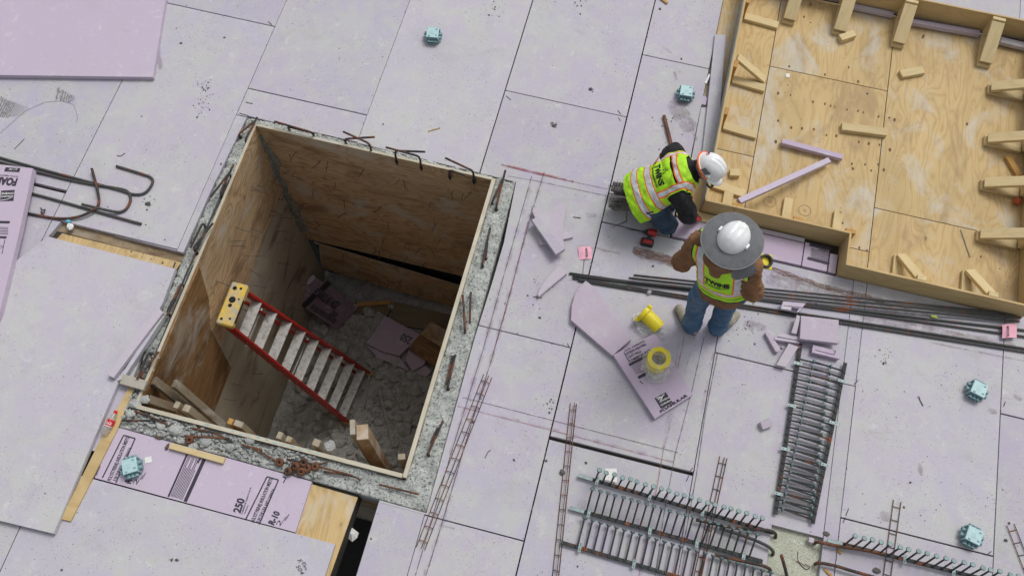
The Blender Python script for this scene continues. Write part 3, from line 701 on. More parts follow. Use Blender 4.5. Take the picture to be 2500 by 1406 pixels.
# ---- chalk lines, rust and scuffs on the boards
CH_D = m_decal('chalk_grey', (.13, .105, .13), 9, .28, .56, .8); CH_R = m_decal('chalk_red', (.40, .15, .16), 8, .32, .58, .75, seed=4); CH_S = m_decal('chalk_smear', (.36, .26, .33), 7, .42, .75, .5, seed=9)
def strip(path, w, mat, name='chalk_line', z=.0025):
    mb = MB(); P_ = [G(*p, z) for p in path]; ln = random.uniform(0, 20); ln0 = ln
    for i in range(len(P_) - 1):
        a, b = P_[i], P_[i + 1]; n = max(1, int((b - a).length / .04)); d = (b - a).normalized(); s = V(-d.y, d.x, 0) * w / 2
        for k in range(n):
            p, q = a.lerp(b, k / n), a.lerp(b, (k + 1) / n); l2 = ln + (q - p).length
            tot = sum((P_[m + 1] - P_[m]).length for m in range(len(P_) - 1)); done = ln - ln0
            k1, k2_ = (min(1, .55 + math.sqrt(max(0, min(t_e, tot - t_e)) / (w * 1.2 + .02))) if w > .03 else 1 for t_e in (done, done + (q - p).length))
            mb.add([p - s * k1, q - s * k2_, q + s * k2_, p + s * k1], [(0, 1, 2, 3)], [(ln, 0, 0), (l2, 0, 0), (l2, w, 1), (ln, w, 1)]); ln = l2
    return put(name, mb, mat, floor)
for path, w, m in ((((1329, 420), (1302, 506), (1206, 858), (1137, 1080), (1076, 1287), (1040, 1404)), .009, CH_D), (((1298, 431), (1249, 605), (1178, 858), (1100, 1110), (1014, 1404)), .008, CH_D),
                   (((1330, 420), (1300, 515), (1205, 860)), .05, CH_S), (((1290, 540), (1240, 740), (1205, 858)), .012, CH_R), (((1300, 440), (1250, 606), (1178, 858), (1100, 1110)), .05, CH_S), (((1205, 858), (1137, 1080), (1076, 1287), (1036, 1404)), .045, CH_S),
                   (((1224, 402), (1290, 420), (1484, 462)), .006, CH_D), (((1240, 430), (1300, 440), (1480, 478)), .006, CH_D), (((1224, 402), (1400, 444)), .03, CH_R),
                   (((1130, 970), (1350, 1026), (1655, 1104)), .007, CH_D), (((1116, 991), (1340, 1048), (1645, 1128)), .008, CH_R), (((1116, 990), (1340, 1046), (1645, 1126)), .04, CH_S),
                   (((1697, 822), (1655, 965), (1620, 1100), (1590, 1240), (1565, 1404)), .012, CH_S), (((1719, 822), (1690, 950), (1648, 1110), (1620, 1260), (1600, 1404)), .007, CH_D), (((1670, 822), (1645, 950)), .008, CH_R), (((1622, 1085), (1604, 1190), (1560, 1404)), .010, CH_R),
                   (((1752, 862), (1722, 1010), (1700, 1160), (1655, 1404)), .009, CH_D), (((1745, 850), (1712, 1010)), .03, CH_S), (((1645, 960), (1618, 1105)), .05, CH_S), (((1756, 820), (1747, 862)), .02, CH_S), (((1660, 820), (1640, 960)), .03, CH_S),
                   (((1060, 1262), (1105, 1275)), .03, CH_S), (((1050, 1275), (1110, 1290)), .02, CH_S), (((690, 1163), (698, 1166)), .01, CH_D)):
    strip(path, w, m)
RUS = m_decal('rust_smear', (.21, .115, .085), 22, .39, .55, .88, (.45, 4, 1)); RUS2 = m_decal('rust_faint', (.34, .24, .15), 14, .46, .66, .6, (.5, 4, 1), 6); MUD = m_decal('mud_smear', (.33, .28, .29), 11, .36, .66, .5, seed=3); MUDD = m_decal('mud_dark', (.14, .13, .12), 20, .45, .58, .8, seed=5)
for path, w, m in ((((1545, 610), (1650, 640), (1665, 645)), .11, RUS), (((1560, 620), (1690, 650)), .12, MUD), (((1455, 604), (1515, 622)), .04, RUS2), (((1405, 598), (1450, 606)), .05, RUS2),
                   (((1880, 655), (2010, 700), (2160, 735)), .06, RUS), (((1880, 668), (2060, 715), (2220, 750)), .09, RUS2), (((1870, 680), (2100, 735), (2300, 790)), .13, MUD), (((2100, 770), (2300, 815), (2480, 845)), .10, MUD), (((2130, 765), (2420, 835)), .07, RUS2), (((2270, 835), (2500, 880)), .02, MUD),
                   (((1530, 500), (1530, 540), (1495, 555)), .012, CH_D), (((1430, 525), (1455, 525)), .08, MUD), (((1640, 245), (1690, 320)), .18, MUD), (((1680, 275), (1700, 345)), .05, MUD), (((1815, 790), (1870, 800)), .10, MUD), (((2150, 1250), (2175, 1270)), .10, MUD),
                   (((382, 90), (392, 170)), .05, MUD), (((2410, 1000), (2435, 1005)), .06, MUD), (((2245, 1130), (2250, 1160)), .045, MUD), (((2475, 965), (2495, 975)), .07, MUD), (((1620, 115), (1640, 130)), .03, MUD), (((1646, 175), (1652, 195)), .03, MUD)):
    strip(path, w, m, 'stain', .0032)
mb = MB()
for (x0, y0, x1, y1, ln, n) in ((145, 215, 185, 238, (-8, 30), 8), (-10, 238, 70, 262, (-22, 46), 18)):
    for k in range(n):
        t = k / (n - 1); bar(mb, (lerp(x0, x1, t ** .7), lerp(y0, y1, t ** .7)), (lerp(x0, x1, t ** .7) + ln[0] * (1 - .5 * t), lerp(y0, y1, t ** .7) + ln[1] * (1 - .55 * t)), .0, .006 * (1.15 - t), .0042)
put('skid_mark', mb, m_plain('scuff_dark', (.13, .12, .12), .9, var=.4), floor)
for q in (((140, 212), (185, 238), (172, 252), (135, 240)), ((0, 235), (40, 252), (20, 290), (-10, 285))):
    put('skid_mark', quad(MB(), q, 0, .0034), m_decal('scuff_grey', (.27, .25, .25), 30, .3, .55, .8), floor)
strip(((0, 326), (60, 272), (110, 250), (150, 246), (180, 256), (190, 285), (185, 300)), .004, m_plain('scratch', (.25, .24, .25)), 'scratch')
mb = MB()        # carpenters' ticks at the seams
for a, b in (((655, 53), (664, 62)), ((600, 250), (617, 254)), ((584, 277), (606, 283)), ((35, 365), (60, 340)), ((1490, 1165), (1500, 1180)), ((1684, 1150), (1692, 1141)), ((1675, 1175), (1682, 1160)), ((2065, 1258), (2072, 1240)), ((2058, 1275), (2064, 1262)), ((108, 925), (117, 948)), ((122, 1285), (113, 1298)), ((1236, 235), (1247, 245)), ((1508, 270), (1516, 280)), ((1510, 288), (1515, 296)), ((2085, 938), (2095, 928)), ((2410, 1353), (2420, 1345)), ((2450, 992), (2454, 980)), ((1385, 838), (1390, 848)), ((1190, 1105), (1184, 1118)), ((1190, 1105), (1198, 1098)), ((1740, 160), (1739, 172)), ((1820, 1300), (1826, 1302))):
    bar(mb, a, b, 0, .006, .003)
for a, b, s, h in (((725, 1366), (732, 1376), 'X', .035), ((737, 1373), (746, 1393), 'Elev.', .028), ((722, 1381), (736, 1404), '504', .032)): text_flat(mb, s, a, b, 0, h, .0, .3, .004)
put('pencil_mark', mb, PRINT, floor)

mb = MB()
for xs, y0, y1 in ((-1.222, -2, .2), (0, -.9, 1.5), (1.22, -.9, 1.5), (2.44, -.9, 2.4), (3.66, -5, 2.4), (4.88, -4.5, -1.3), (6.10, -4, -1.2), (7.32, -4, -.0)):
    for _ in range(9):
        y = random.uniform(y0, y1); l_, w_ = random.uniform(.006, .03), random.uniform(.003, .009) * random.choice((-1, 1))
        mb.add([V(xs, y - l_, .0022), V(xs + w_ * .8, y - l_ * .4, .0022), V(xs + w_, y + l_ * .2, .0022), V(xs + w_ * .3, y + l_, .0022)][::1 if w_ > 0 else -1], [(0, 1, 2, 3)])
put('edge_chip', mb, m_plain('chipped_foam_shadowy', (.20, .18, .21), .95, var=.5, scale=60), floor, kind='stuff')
# crumbs and clods everywhere
mb = MB()
spots = [(500, 215, 22, 40), (497, 250, 25, 30), (360, 498, 18, 18), (1442, 218, 6, 6), (1352, 305, 10, 14), (485, 280, 14, 10), (135, 1040, 16, 24), (145, 1125, 16, 30), (420, 1366, 6, 10), (320, 605, 30, 14), (1205, 20, 40, 14), (1420, 5, 30, 20), (1640, 310, 40, 20), (1810, 800, 40, 30), (2165, 870, 30, 20), (380, 660, 60, 25), (1300, 710, 30, 10), (1340, 985, 30, 30), (1500, 460, 20, 20)]
for px, py, s, n in spots:
    for _ in range(n):
        p = G(random.gauss(px, s * .5), random.gauss(py, s * .5), .002); r = abs(random.gauss(0, .0035)) + .002; mb.blob(p, r, 1, .3, (1, 1, .6))
for _ in range(1500):
    px, py = random.uniform(-40, 2540), random.uniform(-30, 1430)
    if mnoise.noise(Vector((px / 210, py / 210, 3))) < random.uniform(-.5, .35): continue
    p = G(px, py, .002)
    if CURB[0][0] < p.x < 2.84 and -4.1 < p.y < -.9: continue
    if p.x > 4.3 and p.y > -1.2: p.z = DECKZ + .008
    if 2.0 < p.x < 2.45 and p.y < -4: continue
    r = random.uniform(.0015, .0045) if random.random() < .93 else random.uniform(.006, .013); mb.blob(p, r, 1, .35, (1, 1, .5))
setp(put('debris_crumbs', mb, CRUMB), 'tiny dark crumbs of mortar and mud scattered over the boards', 'crumbs', kind='stuff')
GCL = 'dark mud clods on the insulation boards'
for px, py, r, lab in ((1442, 218, .018, 'dark clod alone on the board above the kneeling worker'), (1352, 307, .024, 'oval grey clod on the board right of the shaft corner'), (133, 1041, .035, 'upper large grey clod on the left loose foam sheet'), (146, 1127, .036, 'lower large grey clod on the left loose foam sheet'), (432, 1366, .013, 'small clod near the bottom edge below the printed board'), (548, 92, .011, 'round black clod on a board near the upper left seam'), (442, 106, .014, 'bent black clod beside the upper left loose sheet'), (2017, 1302, .026, 'grey mortar clod at the concrete pocket corner'), (361, 498, .026, 'grey mortar clump right of the hooked bars'), (2140, 1392, .03, 'dark clod near the bottom beside the right stud rail'), (2456, 1318, .014, 'small clod left of the far right wire bolster'), (1318, 775, .013, 'small arrow shaped clod left of the big foam offcut')):
    single('mud_clod', MB().blob(G(px, py, .004), r, 2, .16, (1.1, .8, .35)), CRUMB, lab, 'clod', GCL)

# ================================================================== FORMWORK BOX (upper right)
ZT = .24; WT = .019
fw = thing('formwork_box', 'large open plywood formwork box with stepped near wall and yellow timber braces', 'formwork', (6.0, .4, DECKZ))
def fpanel(x0, x1, y0, y1, ax, mat=PLYN, z0=DECKZ + .007, z1=ZT): return put('wall_panel', MB().box(x0, x1, y0, y1, z0, z1, ax, .002), mat, fw)
o = fpanel(4.520, 4.539, -.83, 3.2, 'y')
put('panel_face', MB().box(4.515, 4.5195, -.83, 3.2, DECKZ + .008, ZT - .003, 'y'), PLYE, fw, 'grey weathered outer face')
fpanel(4.520, 4.80, -.85, -.831, 'x'); fpanel(4.803, 5.842, -.85, -.831, 'x'); fpanel(5.823, 5.842, -1.145, -.851, 'y'); fpanel(5.823, 7.46, -1.165, -1.146, 'x')
fpanel(7.441, 7.46, -1.145, 1.93, 'y'); fpanel(4.54, 6.12, 1.931, 1.95, 'x', z0=.0); fpanel(6.123, 7.46, 1.931, 1.95, 'x', z0=.0)
put('bottom_plate', MB().plank(V(4.31, -.905, .02), V(4.86, -.905, .02), .085, .038), LUM, fw)
def brace(foot, wall, base_z=None, kind='both', wtop=ZT - .01, w=.085):
    "timber knee brace: sole on the floor, diagonal up to the wall, upright cleat on the wall"
    f, wl = Vector(foot), Vector(wall); zf = DECKZ + .006; d = (wl - f).normalized(); side = V(-d.y, d.x, 0); up = V(0, 0, 1)
    b = None
    if 's' in kind: b = put('brace', MB().plank(f + V(0, 0, zf + .021), wl + V(0, 0, zf + .021) - d * .045, w, .038), LUM, fw)
    if 'd' in kind:
        off = side * (.0 if 's' not in kind else -.0)
        mb = MB().plank(f + V(0, 0, zf + .062) + off + d * .02, wl - d * .045 + V(0, 0, wtop - .03) + off, w, .038)
        b2 = put('diagonal', mb, LUM, b or fw); b = b or b2
    if 'u' in kind: put('cleat', MB().plank(wl - d * .021 + V(0, 0, zf + .045), wl - d * .021 + V(0, 0, wtop), w, .038, d), LUMO if kind.startswith('l') else LUM, b or fw)
    return b
for f, wx in (((1900, 62), 4.54), ((1868, 216), 4.54), ((1848, 330), 4.54)):
    p = G(*f, DECKZ + .04); brace((p.x, p.y, 0), (4.54, p.y + .03, 0), kind='lsu', w=.085)
put('diagonal', MB().plank(G(1800, 140, .20), G(1866, 196, -.02), .08, .038), LUM, fw)
p = G(1818, 478, DECKZ + .04); brace((p.x, p.y + .02, 0), (4.54, p.y + .06, 0), kind='ls')
for px, py in ((1925, 55), (2048, 82), (2192, 112), (2403, 160)):
    p = G(px, py, DECKZ + .05); brace((p.x, p.y, 0), (p.x + .02, 1.93, 0), kind='sdu', w=.125)
for px, py in ((2413, 215), (2405, 340), (2396, 448), (2386, 572)):
    p = G(px, py, DECKZ + .05); brace((p.x, p.y, 0), (7.44, p.y + .0, 0), kind='sdu', w=.105)
for px, py in ((2195, 622), (2362, 660)):
    p = G(px, py, DECKZ + .05); brace((p.x, p.y, 0), (p.x, -1.146, 0), kind='s', w=.08)
    put('diagonal', MB().plank(V(p.x + .02, p.y, 0), V(p.x + .13, -1.125, ZT - .03), .09, .038), LUM, fw)
    put('cleat', MB().box(p.x + .09, p.x + .17, -1.146, -1.10, .0, ZT + .004, 'z', .002), LUM, fw)
for x, y, wd in ((1926, 484, .08), (2048, 515, .08), (1780, 470, .09)):
    p = G(x, y, DECKZ + .04)
    brace((p.x, max(p.y, -.62), 0), (p.x, -.831, 0), kind='s', w=wd); put('cleat', MB().box(p.x + .02, p.x + .11, -.831, -.79, .0, ZT - .02, 'z', .002), LUMO, fw)
for px, py, pts in ((1880, 493, 0), (1965, 514, 0)):
    c = G(px, py, DECKZ + .0075); mb = MB(); n = 26
    for k in range(n):
        a, b = 2 * math.pi * k / n, 2 * math.pi * (k + 1) / n; mb.add([c + V(math.cos(t) * r, math.sin(t) * r, .001) for t, r in ((a, .054), (b, .054), (b, .058), (a, .058))], [(0, 1, 2, 3)])
    for d in (V(.02, .0, 0), V(0, .02, 0)):
        s = V(-d.y, d.x, 0) * .08; mb.add([c - d - s + V(0, 0, .001), c + d - s + V(0, 0, .001), c + d + s + V(0, 0, .001), c - d + s + V(0, 0, .001)], [(0, 1, 2, 3)])
    put('layout_mark', mb, m_plain('pencil', (.16, .12, .07)), deck)
knots = MB()
for px, py in ((1927,163),(2014,183),(2095,200),(1900,228),(1930,233),(1985,249),(2014,254),(2028,259),(2068,268),(2095,271),(2108,275),(2145,285),(2171,288),(2184,293),(1900,295),(1932,312),(1958,314),(1987,316),(2018,330),(2042,332),(2097,347),(2121,351),(2147,354),(2173,366),(1894,346),(2080,400),(2112,402),(2082,412),(2145,402),(2158,415),(2098,605),(2117,612),(2361,303),(1963,42),(2072,165),(2255,88),(2253,92)):
    c = G(px, py, DECKZ + .0068); r = random.uniform(.010, .018); knots.add([c + V(math.cos(a) * r * .8 * random.uniform(.8, 1.1), math.sin(a) * r * 1.3 * random.uniform(.8, 1.1), 0) for a in [2 * math.pi * q / 10 for q in range(10)]], [tuple(range(10))])
put('knots', knots, m_plain('knot_brown', (.15, .085, .035), .8, var=.5, scale=70), deck, kind='stuff')
# loose pieces in the box
GB = 'loose timber blocks in the formwork'
def block(a, b, w, t, lab, mat=LUM, z=DECKZ + .006, name='timber_block', cat='timber block', grp=GB):
    return single(name, MB().plank(G(*a, z + t) - V(0, 0, t / 2), G(*b, z + t) - V(0, 0, t / 2), w, t, bev=.003), mat, lab, cat, grp)
block((2052, 92), (2088, 80), .075, .06, 'short timber block with a split, near the second top brace'); block((2200, 180), (2256, 170), .085, .045, 'timber block in the middle of the formwork floor, upper right'); block((2056, 308), (2166, 322), .085, .05, 'long pale timber offcut in the centre of the formwork floor'); block((1782, 420), (1806, 421), .075, .05, 'tiny timber block beside the kneeling worker\'s helmet')
block((2462, 380), (2490, 428), .06, .04, 'split orange wood chunk by the right wall of formwork', LUMO); 
single('wood_stick', MB().plank(G(2346, 560, DECKZ + .012), G(2369, 628, DECKZ + .012), .012, .01), LUMW, 'thin brown stick on the formwork floor near the right', 'stick')
FS = 'pink foam strips in the formwork'
single('foam_strip', MB().plank(G(1908, 347, .0), G(2056, 386, .0), .055, .05), FOAMC, 'shorter pink foam strip, upper arm of the V in the formwork', 'foam strip', FS)
single('foam_strip', MB().plank(G(1803, 493, .20), G(2023, 393, .015), .055, .05), FOAMC, 'longer pink foam strip resting on the formwork near wall', 'foam strip', FS)
single('foam_strip', MB().plank(G(2225, 55, .0), G(2390, 84, .0), .05, .055), FOAMP, 'dull purple foam strip along the far wall between two braces', 'foam strip', FS)
single('foam_strip', MB().plank(G(2060, 12, .0), G(2180, 38, .0), .045, .05), FOAMP, 'thin purple foam strip at far wall left of the split edged brace', 'foam strip', FS)
single('foam_strip', MB().plank(G(2440, 100, .0), G(2530, 122, .0), .07, .05), FOAM, 'grey foam strip in the far right corner of the formwork', 'foam strip', FS)
bx = G(2484, 491, 0); single('orange_ball', MB().lathe(bx - V(0, 0, .04), (0, 0, 1), [(.004, 0), (.024, .008), (.036, .03), (.036, .05), (.022, .07), (.004, .077)], 14), m_plain('ball_orange', (.42, .08, .025), .5, var=.3), 'small orange red ball by the right wall of the formwork', 'ball', smooth=True)
single('paper_scrap', quad(MB(), ((1918, 180), (1929, 181), (1927, 190), (1919, 189)), DECKZ + .008, .002), WHITE, 'tiny white paper scrap on the formwork plywood', 'paper scrap')
single('foam_plank', MB().prism([G(*p, .03).xy for p in ((1746, 84), (1772, 86), (1748, 400), (1712, 400))], DECKZ + .008, .03, .003), FOAM, 'long dusty purple foam plank leaning along outside of formwork', 'foam plank')
single('paper_scrap', MB().plank(G(1733, 182, 0), G(1722, 205, 0), .022, .012), WHITE, 'crumpled white paper in the slot beside the formwork', 'paper scrap')

# ================================================================== LOOSE FOAM
def slab_px(poly, z0, z1, mat, lab, name='foam_offcut', cat='foam offcut', grp='broken foam offcuts', bev=.003):
    return single(name, MB().prism([G(*p, z1).xy for p in poly], z0, z1, bev), mat, lab, cat, grp)
GS = 'loose foam sheets'
slab_px(((-190, -160), (430, -160), (404, 0), (373, 189), (0, 184), (-230, 180)), .003, .052, FOAMC, 'clean pink foam sheet at the upper left, lying loose on the boards', 'foam_sheet', 'foam sheet', GS)
slab_px(((116, 577), (428, 656), (396, 742), (306, 893), (130, 1302), (-20, 1266), (-330, 1180), (-120, 760)), .006, .055, FOAM, 'large dusty foam sheet left of the shaft, mortar spotted', 'foam_sheet', 'foam sheet', GS)
s = slab_px(((80, 411), (-5, 401), (-200, 378), (-300, 700), (-60, 905), (0, 758), (46, 570)), .056, .125, FOAMC, 'printed clean foam sheet at the left edge, lettering upside down', 'foam_sheet', 'foam sheet', GS)
mb = MB(); z = .125
text_flat(mb, 'FOAMULAR NGX', (44, 437), (-110, 425), z, .075, .06); text_flat(mb, 'WITH PERFORMANCE', (46, 430), (-30, 424), z, .014, .02)
quad(mb, ((3, 466), (36, 464), (33, 491), (0, 492)), z); quad(mb, ((14, 409), (50, 411), (47, 421), (10, 419)), z)
bar(mb, (24, 543), (-60, 541), z, .025); bar(mb, (16, 580), (-60, 577), z, .022)
for q in range(5): bar(mb, (20, 556 + q * 4), (-40, 555 + q * 4), z, .006)
bar(mb, (12, 585), (5, 620), z, .006); text_flat(mb, 'COUNTER', (8, 600), (-50, 596), z, .03, .0)
put('print', mb, PRINT, s)
mb = MB(); text_flat(mb, 'OWENS', (34, 470), (4, 471), z, .02, .02, 0, .0025); text_flat(mb, 'CORNING', (33, 477), (3, 479), z, .016, .02, 0, .0025); bar(mb, (32, 480), (18, 487), z, .005, .0025); bar(mb, (18, 487), (1, 490), z, .005, .0025)
text_flat(mb, 'CX', (43, 412), (20, 412), z, .02, .0, .3, .0025)
put('print', mb, WHITE, s, 'white lettering on the black logo square')
# strips by the left rim
slab_px(((262, 915), (277, 922), (398, 763), (386, 750), (340, 800)), .056, .11, FOAMP, 'narrow printed foam strip propped along the left rim', grp='foam strips along the left rim')
slab_px(((285, 930), (300, 925), (402, 770), (396, 762)), .0, .07, FOAM, 'second foam strip tucked under the first along the left rim', grp='foam strips along the left rim')
A_ = 'in the foam pile right of the shaft'
slab_px(((1300, 505), (1318, 598), (1325, 596), (1399, 579), (1372, 553)), .0, .03, FOAMP, 'bottom triangular foam piece ' + A_)
slab_px(((1381, 491), (1383, 508), (1376, 545), (1374, 575), (1378, 606), (1345, 580), (1310, 540), (1298, 512), (1335, 517)), .032, .065, FOAMP, 'curved sharp tipped foam piece ' + A_)
slab_px(((1298, 537), (1314, 527), (1379, 608), (1357, 621)), .067, .11, FOAM, 'narrow foam plank lying topmost ' + A_)
slab_px(((1363, 648), (1384, 667), (1350, 695), (1316, 724), (1312, 718), (1322, 697), (1345, 668)), .003, .045, FOAMP, 'small curved foam sliver at the end of the long bars')
slab_px(((1430, 685), (1449, 699), (1478, 735), (1502, 772), (1541, 828), (1495, 868), (1394, 781), (1396, 745), (1404, 718), (1416, 699)), .003, .055, FOAMP, 'largest foam offcut with one curved side, left of yellow sleeves')
s = slab_px(((1497, 866), (1600, 812), (1692, 963), (1599, 1022)), .004, .056, FOAMC, 'printed foam sheet with black logo under the upright yellow sleeve', 'foam_sheet', 'foam sheet', 'printed foam offcuts')
mb = MB(); z = .056
text_flat(mb, 'EXTERIOR SHEATHING', (1530, 867), (1578, 842), z, .022, .03); text_flat(mb, 'CAVITY WALLS', (1535, 875), (1566, 859), z, .022, .03); text_flat(mb, 'COMMERCIAL ROOF', (1539, 884), (1590, 857), z, .022, .03); text_flat(mb, 'FLOOR / FOUNDATION', (1526, 859), (1574, 834), z, .016, .03)
bar(mb, (1523, 860), (1537, 884), z, .008); bar(mb, (1536, 891), (1606, 855), z, .026); bar(mb, (1558, 922), (1632, 884), z, .026)
for q in range(5): bar(mb, (1541 + q * 3, 897 + q * 4), (1600 + q * 3, 867 + q * 4), z, .005)
quad(mb, ((1598, 972), (1625, 957), (1643, 982), (1614, 998)), z); text_flat(mb, 'FOAMULAR', (1613, 1008), (1680, 966), z, .022, .06)
bar(mb, (1570, 937), (1562, 930), z, .008)
put('print', mb, PRINT, s)
mb = MB(); text_flat(mb, 'OWENS', (1611, 983), (1636, 970), z, .014, .02, 0, .0025); text_flat(mb, 'CORNING', (1614, 991), (1641, 977), z, .014, .02, 0, .0025)
for a, b in (((1603, 972), (1612, 968)), ((1606, 976), (1622, 962)), ((1612, 979), (1618, 966))): bar(mb, a, b, z, .007, .0025)
put('print', mb, WHITE, s, 'white lettering on the black logo square')
B_ = 'in the scrap heap above the paired rails'
s = slab_px(((1956, 770), (2048, 781), (2047, 838), (1953, 827)), .055, .105, FOAMP, 'square foam block on top ' + B_)
s = slab_px(((1985, 841), (2044, 856), (2049, 876), (1982, 860)), .003, .055, FOAMC, 'foam offcut with a printed bracket ' + B_)
put('print', bar(bar(bar(MB(), (1989, 854), (2036, 866), .055, .006), (2036, 866), (2040, 857), .055, .007), (2040, 857), (2034, 855), .055, .005), PRINT, s)
s = slab_px(((1892, 824), (1905, 812), (1952, 822), (1952, 838), (1890, 829)), .003, .055, FOAMP, 'foam offcut with a straight black line ' + B_)
put('print', bar(MB(), (1897, 822), (1952, 832), .055, .007), PRINT, s)
slab_px(((1926, 838), (1950, 846), (1918, 896), (1895, 890)), .003, .055, FOAMP, 'slanting foam plank, lower left ' + B_)
slab_px(((1868, 812), (1880, 811), (1906, 852), (1899, 860), (1893, 857)), .003, .045, FOAMP, 'thin broken foam stick, far left ' + B_)
slab_px(((1946, 768), (1955, 772), (1945, 815), (1932, 812)), .056, .085, FOAMP, 'dark edged sliver leaning on the square block ' + B_)
s = slab_px(((1912, 735), (1968, 740), (1950, 762), (1906, 753)), .045, .075, FOAMC, 'small printed foam piece lying across the long bars')
put('print', bar(quad(MB(), ((1933, 750), (1952, 753), (1945, 761), (1931, 758)), .075), (1914, 746), (1958, 751), .075, .006), PRINT, s)
single('foam_block', MB().plank(G(1857, 1040, .03), G(1882, 1030, .03), .06, .05, V(.2, -.3, 1)), FOAMP, 'small pink foam cube alone left of the paired stud rails', 'foam block')
single('foam_chip', MB().blob(G(1910, 848, .012), .014, 1, .2), FOAMP, 'pea sized foam chip beside the thin foam stick', 'foam chip')
single('foam_chip', MB().blob(G(1585, 713, .02), .022, 1, .25), FOAMP, 'foam chip under the long bars left of the standing worker', 'foam chip')
single('foam_block', MB().box(*(lambda p: (p.x - .02, p.x + .02, p.y - .02, p.y + .02))(G(1980, 1318, 0)), -.02, .012, 'x', .003), FOAMP, 'little foam cube on the corner of the concrete pocket', 'foam block')
# printed text on the bit by the formwork
mb = MB(); z = .012
for q in range(5): bar(mb, (1980, 607 + q * 5), (2025, 616 + q * 5), z, .006, .002)
bar(mb, (1977, 597), (2030, 609), z, .025, .002); bar(mb, (1972, 629), (2025, 643), z, .02, .002); text_flat(mb, 'FOAMULAR', (2026, 612), (2000, 606), z, .014, .02, 0, .002)
put('print', mb, PRINT, printed_bit)
# foam in the shaft
lo, hi = V(.33, -1.78, -2.45), V(.30, -1.25, -2.95)
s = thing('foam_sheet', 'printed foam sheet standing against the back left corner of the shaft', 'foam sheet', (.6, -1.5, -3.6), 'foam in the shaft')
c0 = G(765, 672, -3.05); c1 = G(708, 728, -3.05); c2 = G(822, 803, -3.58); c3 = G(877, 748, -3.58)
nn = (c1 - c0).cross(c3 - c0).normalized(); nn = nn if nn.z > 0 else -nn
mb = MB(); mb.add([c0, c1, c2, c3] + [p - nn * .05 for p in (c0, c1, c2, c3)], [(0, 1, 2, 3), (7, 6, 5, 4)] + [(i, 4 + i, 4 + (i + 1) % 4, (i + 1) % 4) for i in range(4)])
b_ = put('sheet', mb, m_foam('foam_pit_shaded_face', (.19, .125, .18), (.20, .16, .19), .3, .6), s)  # darker foam tone: the shade of the shaft is put into its colour
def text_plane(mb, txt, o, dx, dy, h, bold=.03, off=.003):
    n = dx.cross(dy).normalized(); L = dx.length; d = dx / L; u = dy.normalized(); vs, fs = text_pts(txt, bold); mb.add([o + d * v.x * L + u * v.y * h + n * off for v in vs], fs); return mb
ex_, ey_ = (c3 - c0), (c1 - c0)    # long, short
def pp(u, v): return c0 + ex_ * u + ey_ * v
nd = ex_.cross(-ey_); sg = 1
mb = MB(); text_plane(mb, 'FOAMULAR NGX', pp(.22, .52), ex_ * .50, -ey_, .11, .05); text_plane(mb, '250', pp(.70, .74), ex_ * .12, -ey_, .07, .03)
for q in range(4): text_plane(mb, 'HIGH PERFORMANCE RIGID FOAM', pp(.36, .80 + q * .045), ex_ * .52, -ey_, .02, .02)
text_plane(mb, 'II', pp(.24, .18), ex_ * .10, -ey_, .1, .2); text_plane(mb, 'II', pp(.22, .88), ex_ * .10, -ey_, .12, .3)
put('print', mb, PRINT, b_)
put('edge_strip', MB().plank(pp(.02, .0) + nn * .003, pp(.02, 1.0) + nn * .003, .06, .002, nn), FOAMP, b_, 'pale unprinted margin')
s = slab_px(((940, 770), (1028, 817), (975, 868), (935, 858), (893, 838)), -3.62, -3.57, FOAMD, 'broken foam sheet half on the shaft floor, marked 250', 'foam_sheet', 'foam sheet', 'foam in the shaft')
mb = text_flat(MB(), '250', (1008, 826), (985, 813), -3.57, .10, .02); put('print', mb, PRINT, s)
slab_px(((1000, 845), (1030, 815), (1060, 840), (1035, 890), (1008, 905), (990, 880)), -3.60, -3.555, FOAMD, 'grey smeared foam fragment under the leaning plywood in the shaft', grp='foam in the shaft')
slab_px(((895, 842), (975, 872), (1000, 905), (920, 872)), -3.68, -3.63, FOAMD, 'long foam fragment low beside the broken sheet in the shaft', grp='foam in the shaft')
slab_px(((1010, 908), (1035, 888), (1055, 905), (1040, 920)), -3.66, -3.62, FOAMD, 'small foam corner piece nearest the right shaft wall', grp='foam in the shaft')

# ================================================================== LADDER
lad = thing('step_ladder', 'folded red step ladder with dirty grey steps and yellow top, leaning in shaft', 'ladder', (1.1, -2.45, -3.66))
tA, tB = V(.38, -2.38, -.80), V(.38, -2.76, -.80); bA, bB = V(1.20, -2.14, -3.62), V(1.14, -2.81, -3.62)
nrm = (bA - tA).cross(tB - tA).normalized(); nrm = nrm if nrm.x > 0 else -nrm
for a, b in ((tA, bA), (tB, bB)):
    d = (b - a).normalized(); sd_ = V(0, 1, 0)
    put('rail', MB().obox((a + b) / 2, (b - a) / 2, V(0, .013, 0), nrm * .054, .004), RED, lad)
    s2 = put('rear_rail', MB().obox((a + b) / 2 - nrm * .13 + V(0, .04 if a is tB else -.04, 0), (b - a) / 2 * .98, V(0, .012, 0), nrm * .025, .003), RED, lad)
    for q in range(9):
        pz = a.lerp(b, .14 + q * .095); put('rivet', MB().lathe(pz + V(0, -.012 if a is tB else .012, 0), (0, -1 if a is tB else 1, 0), [(.009, 0), (.006, .005)], 8), ALU, lad)
    put('foot', MB().obox(b + d * .03, d * .05, V(0, .02, 0), nrm * .055, .006), YELD, lad)
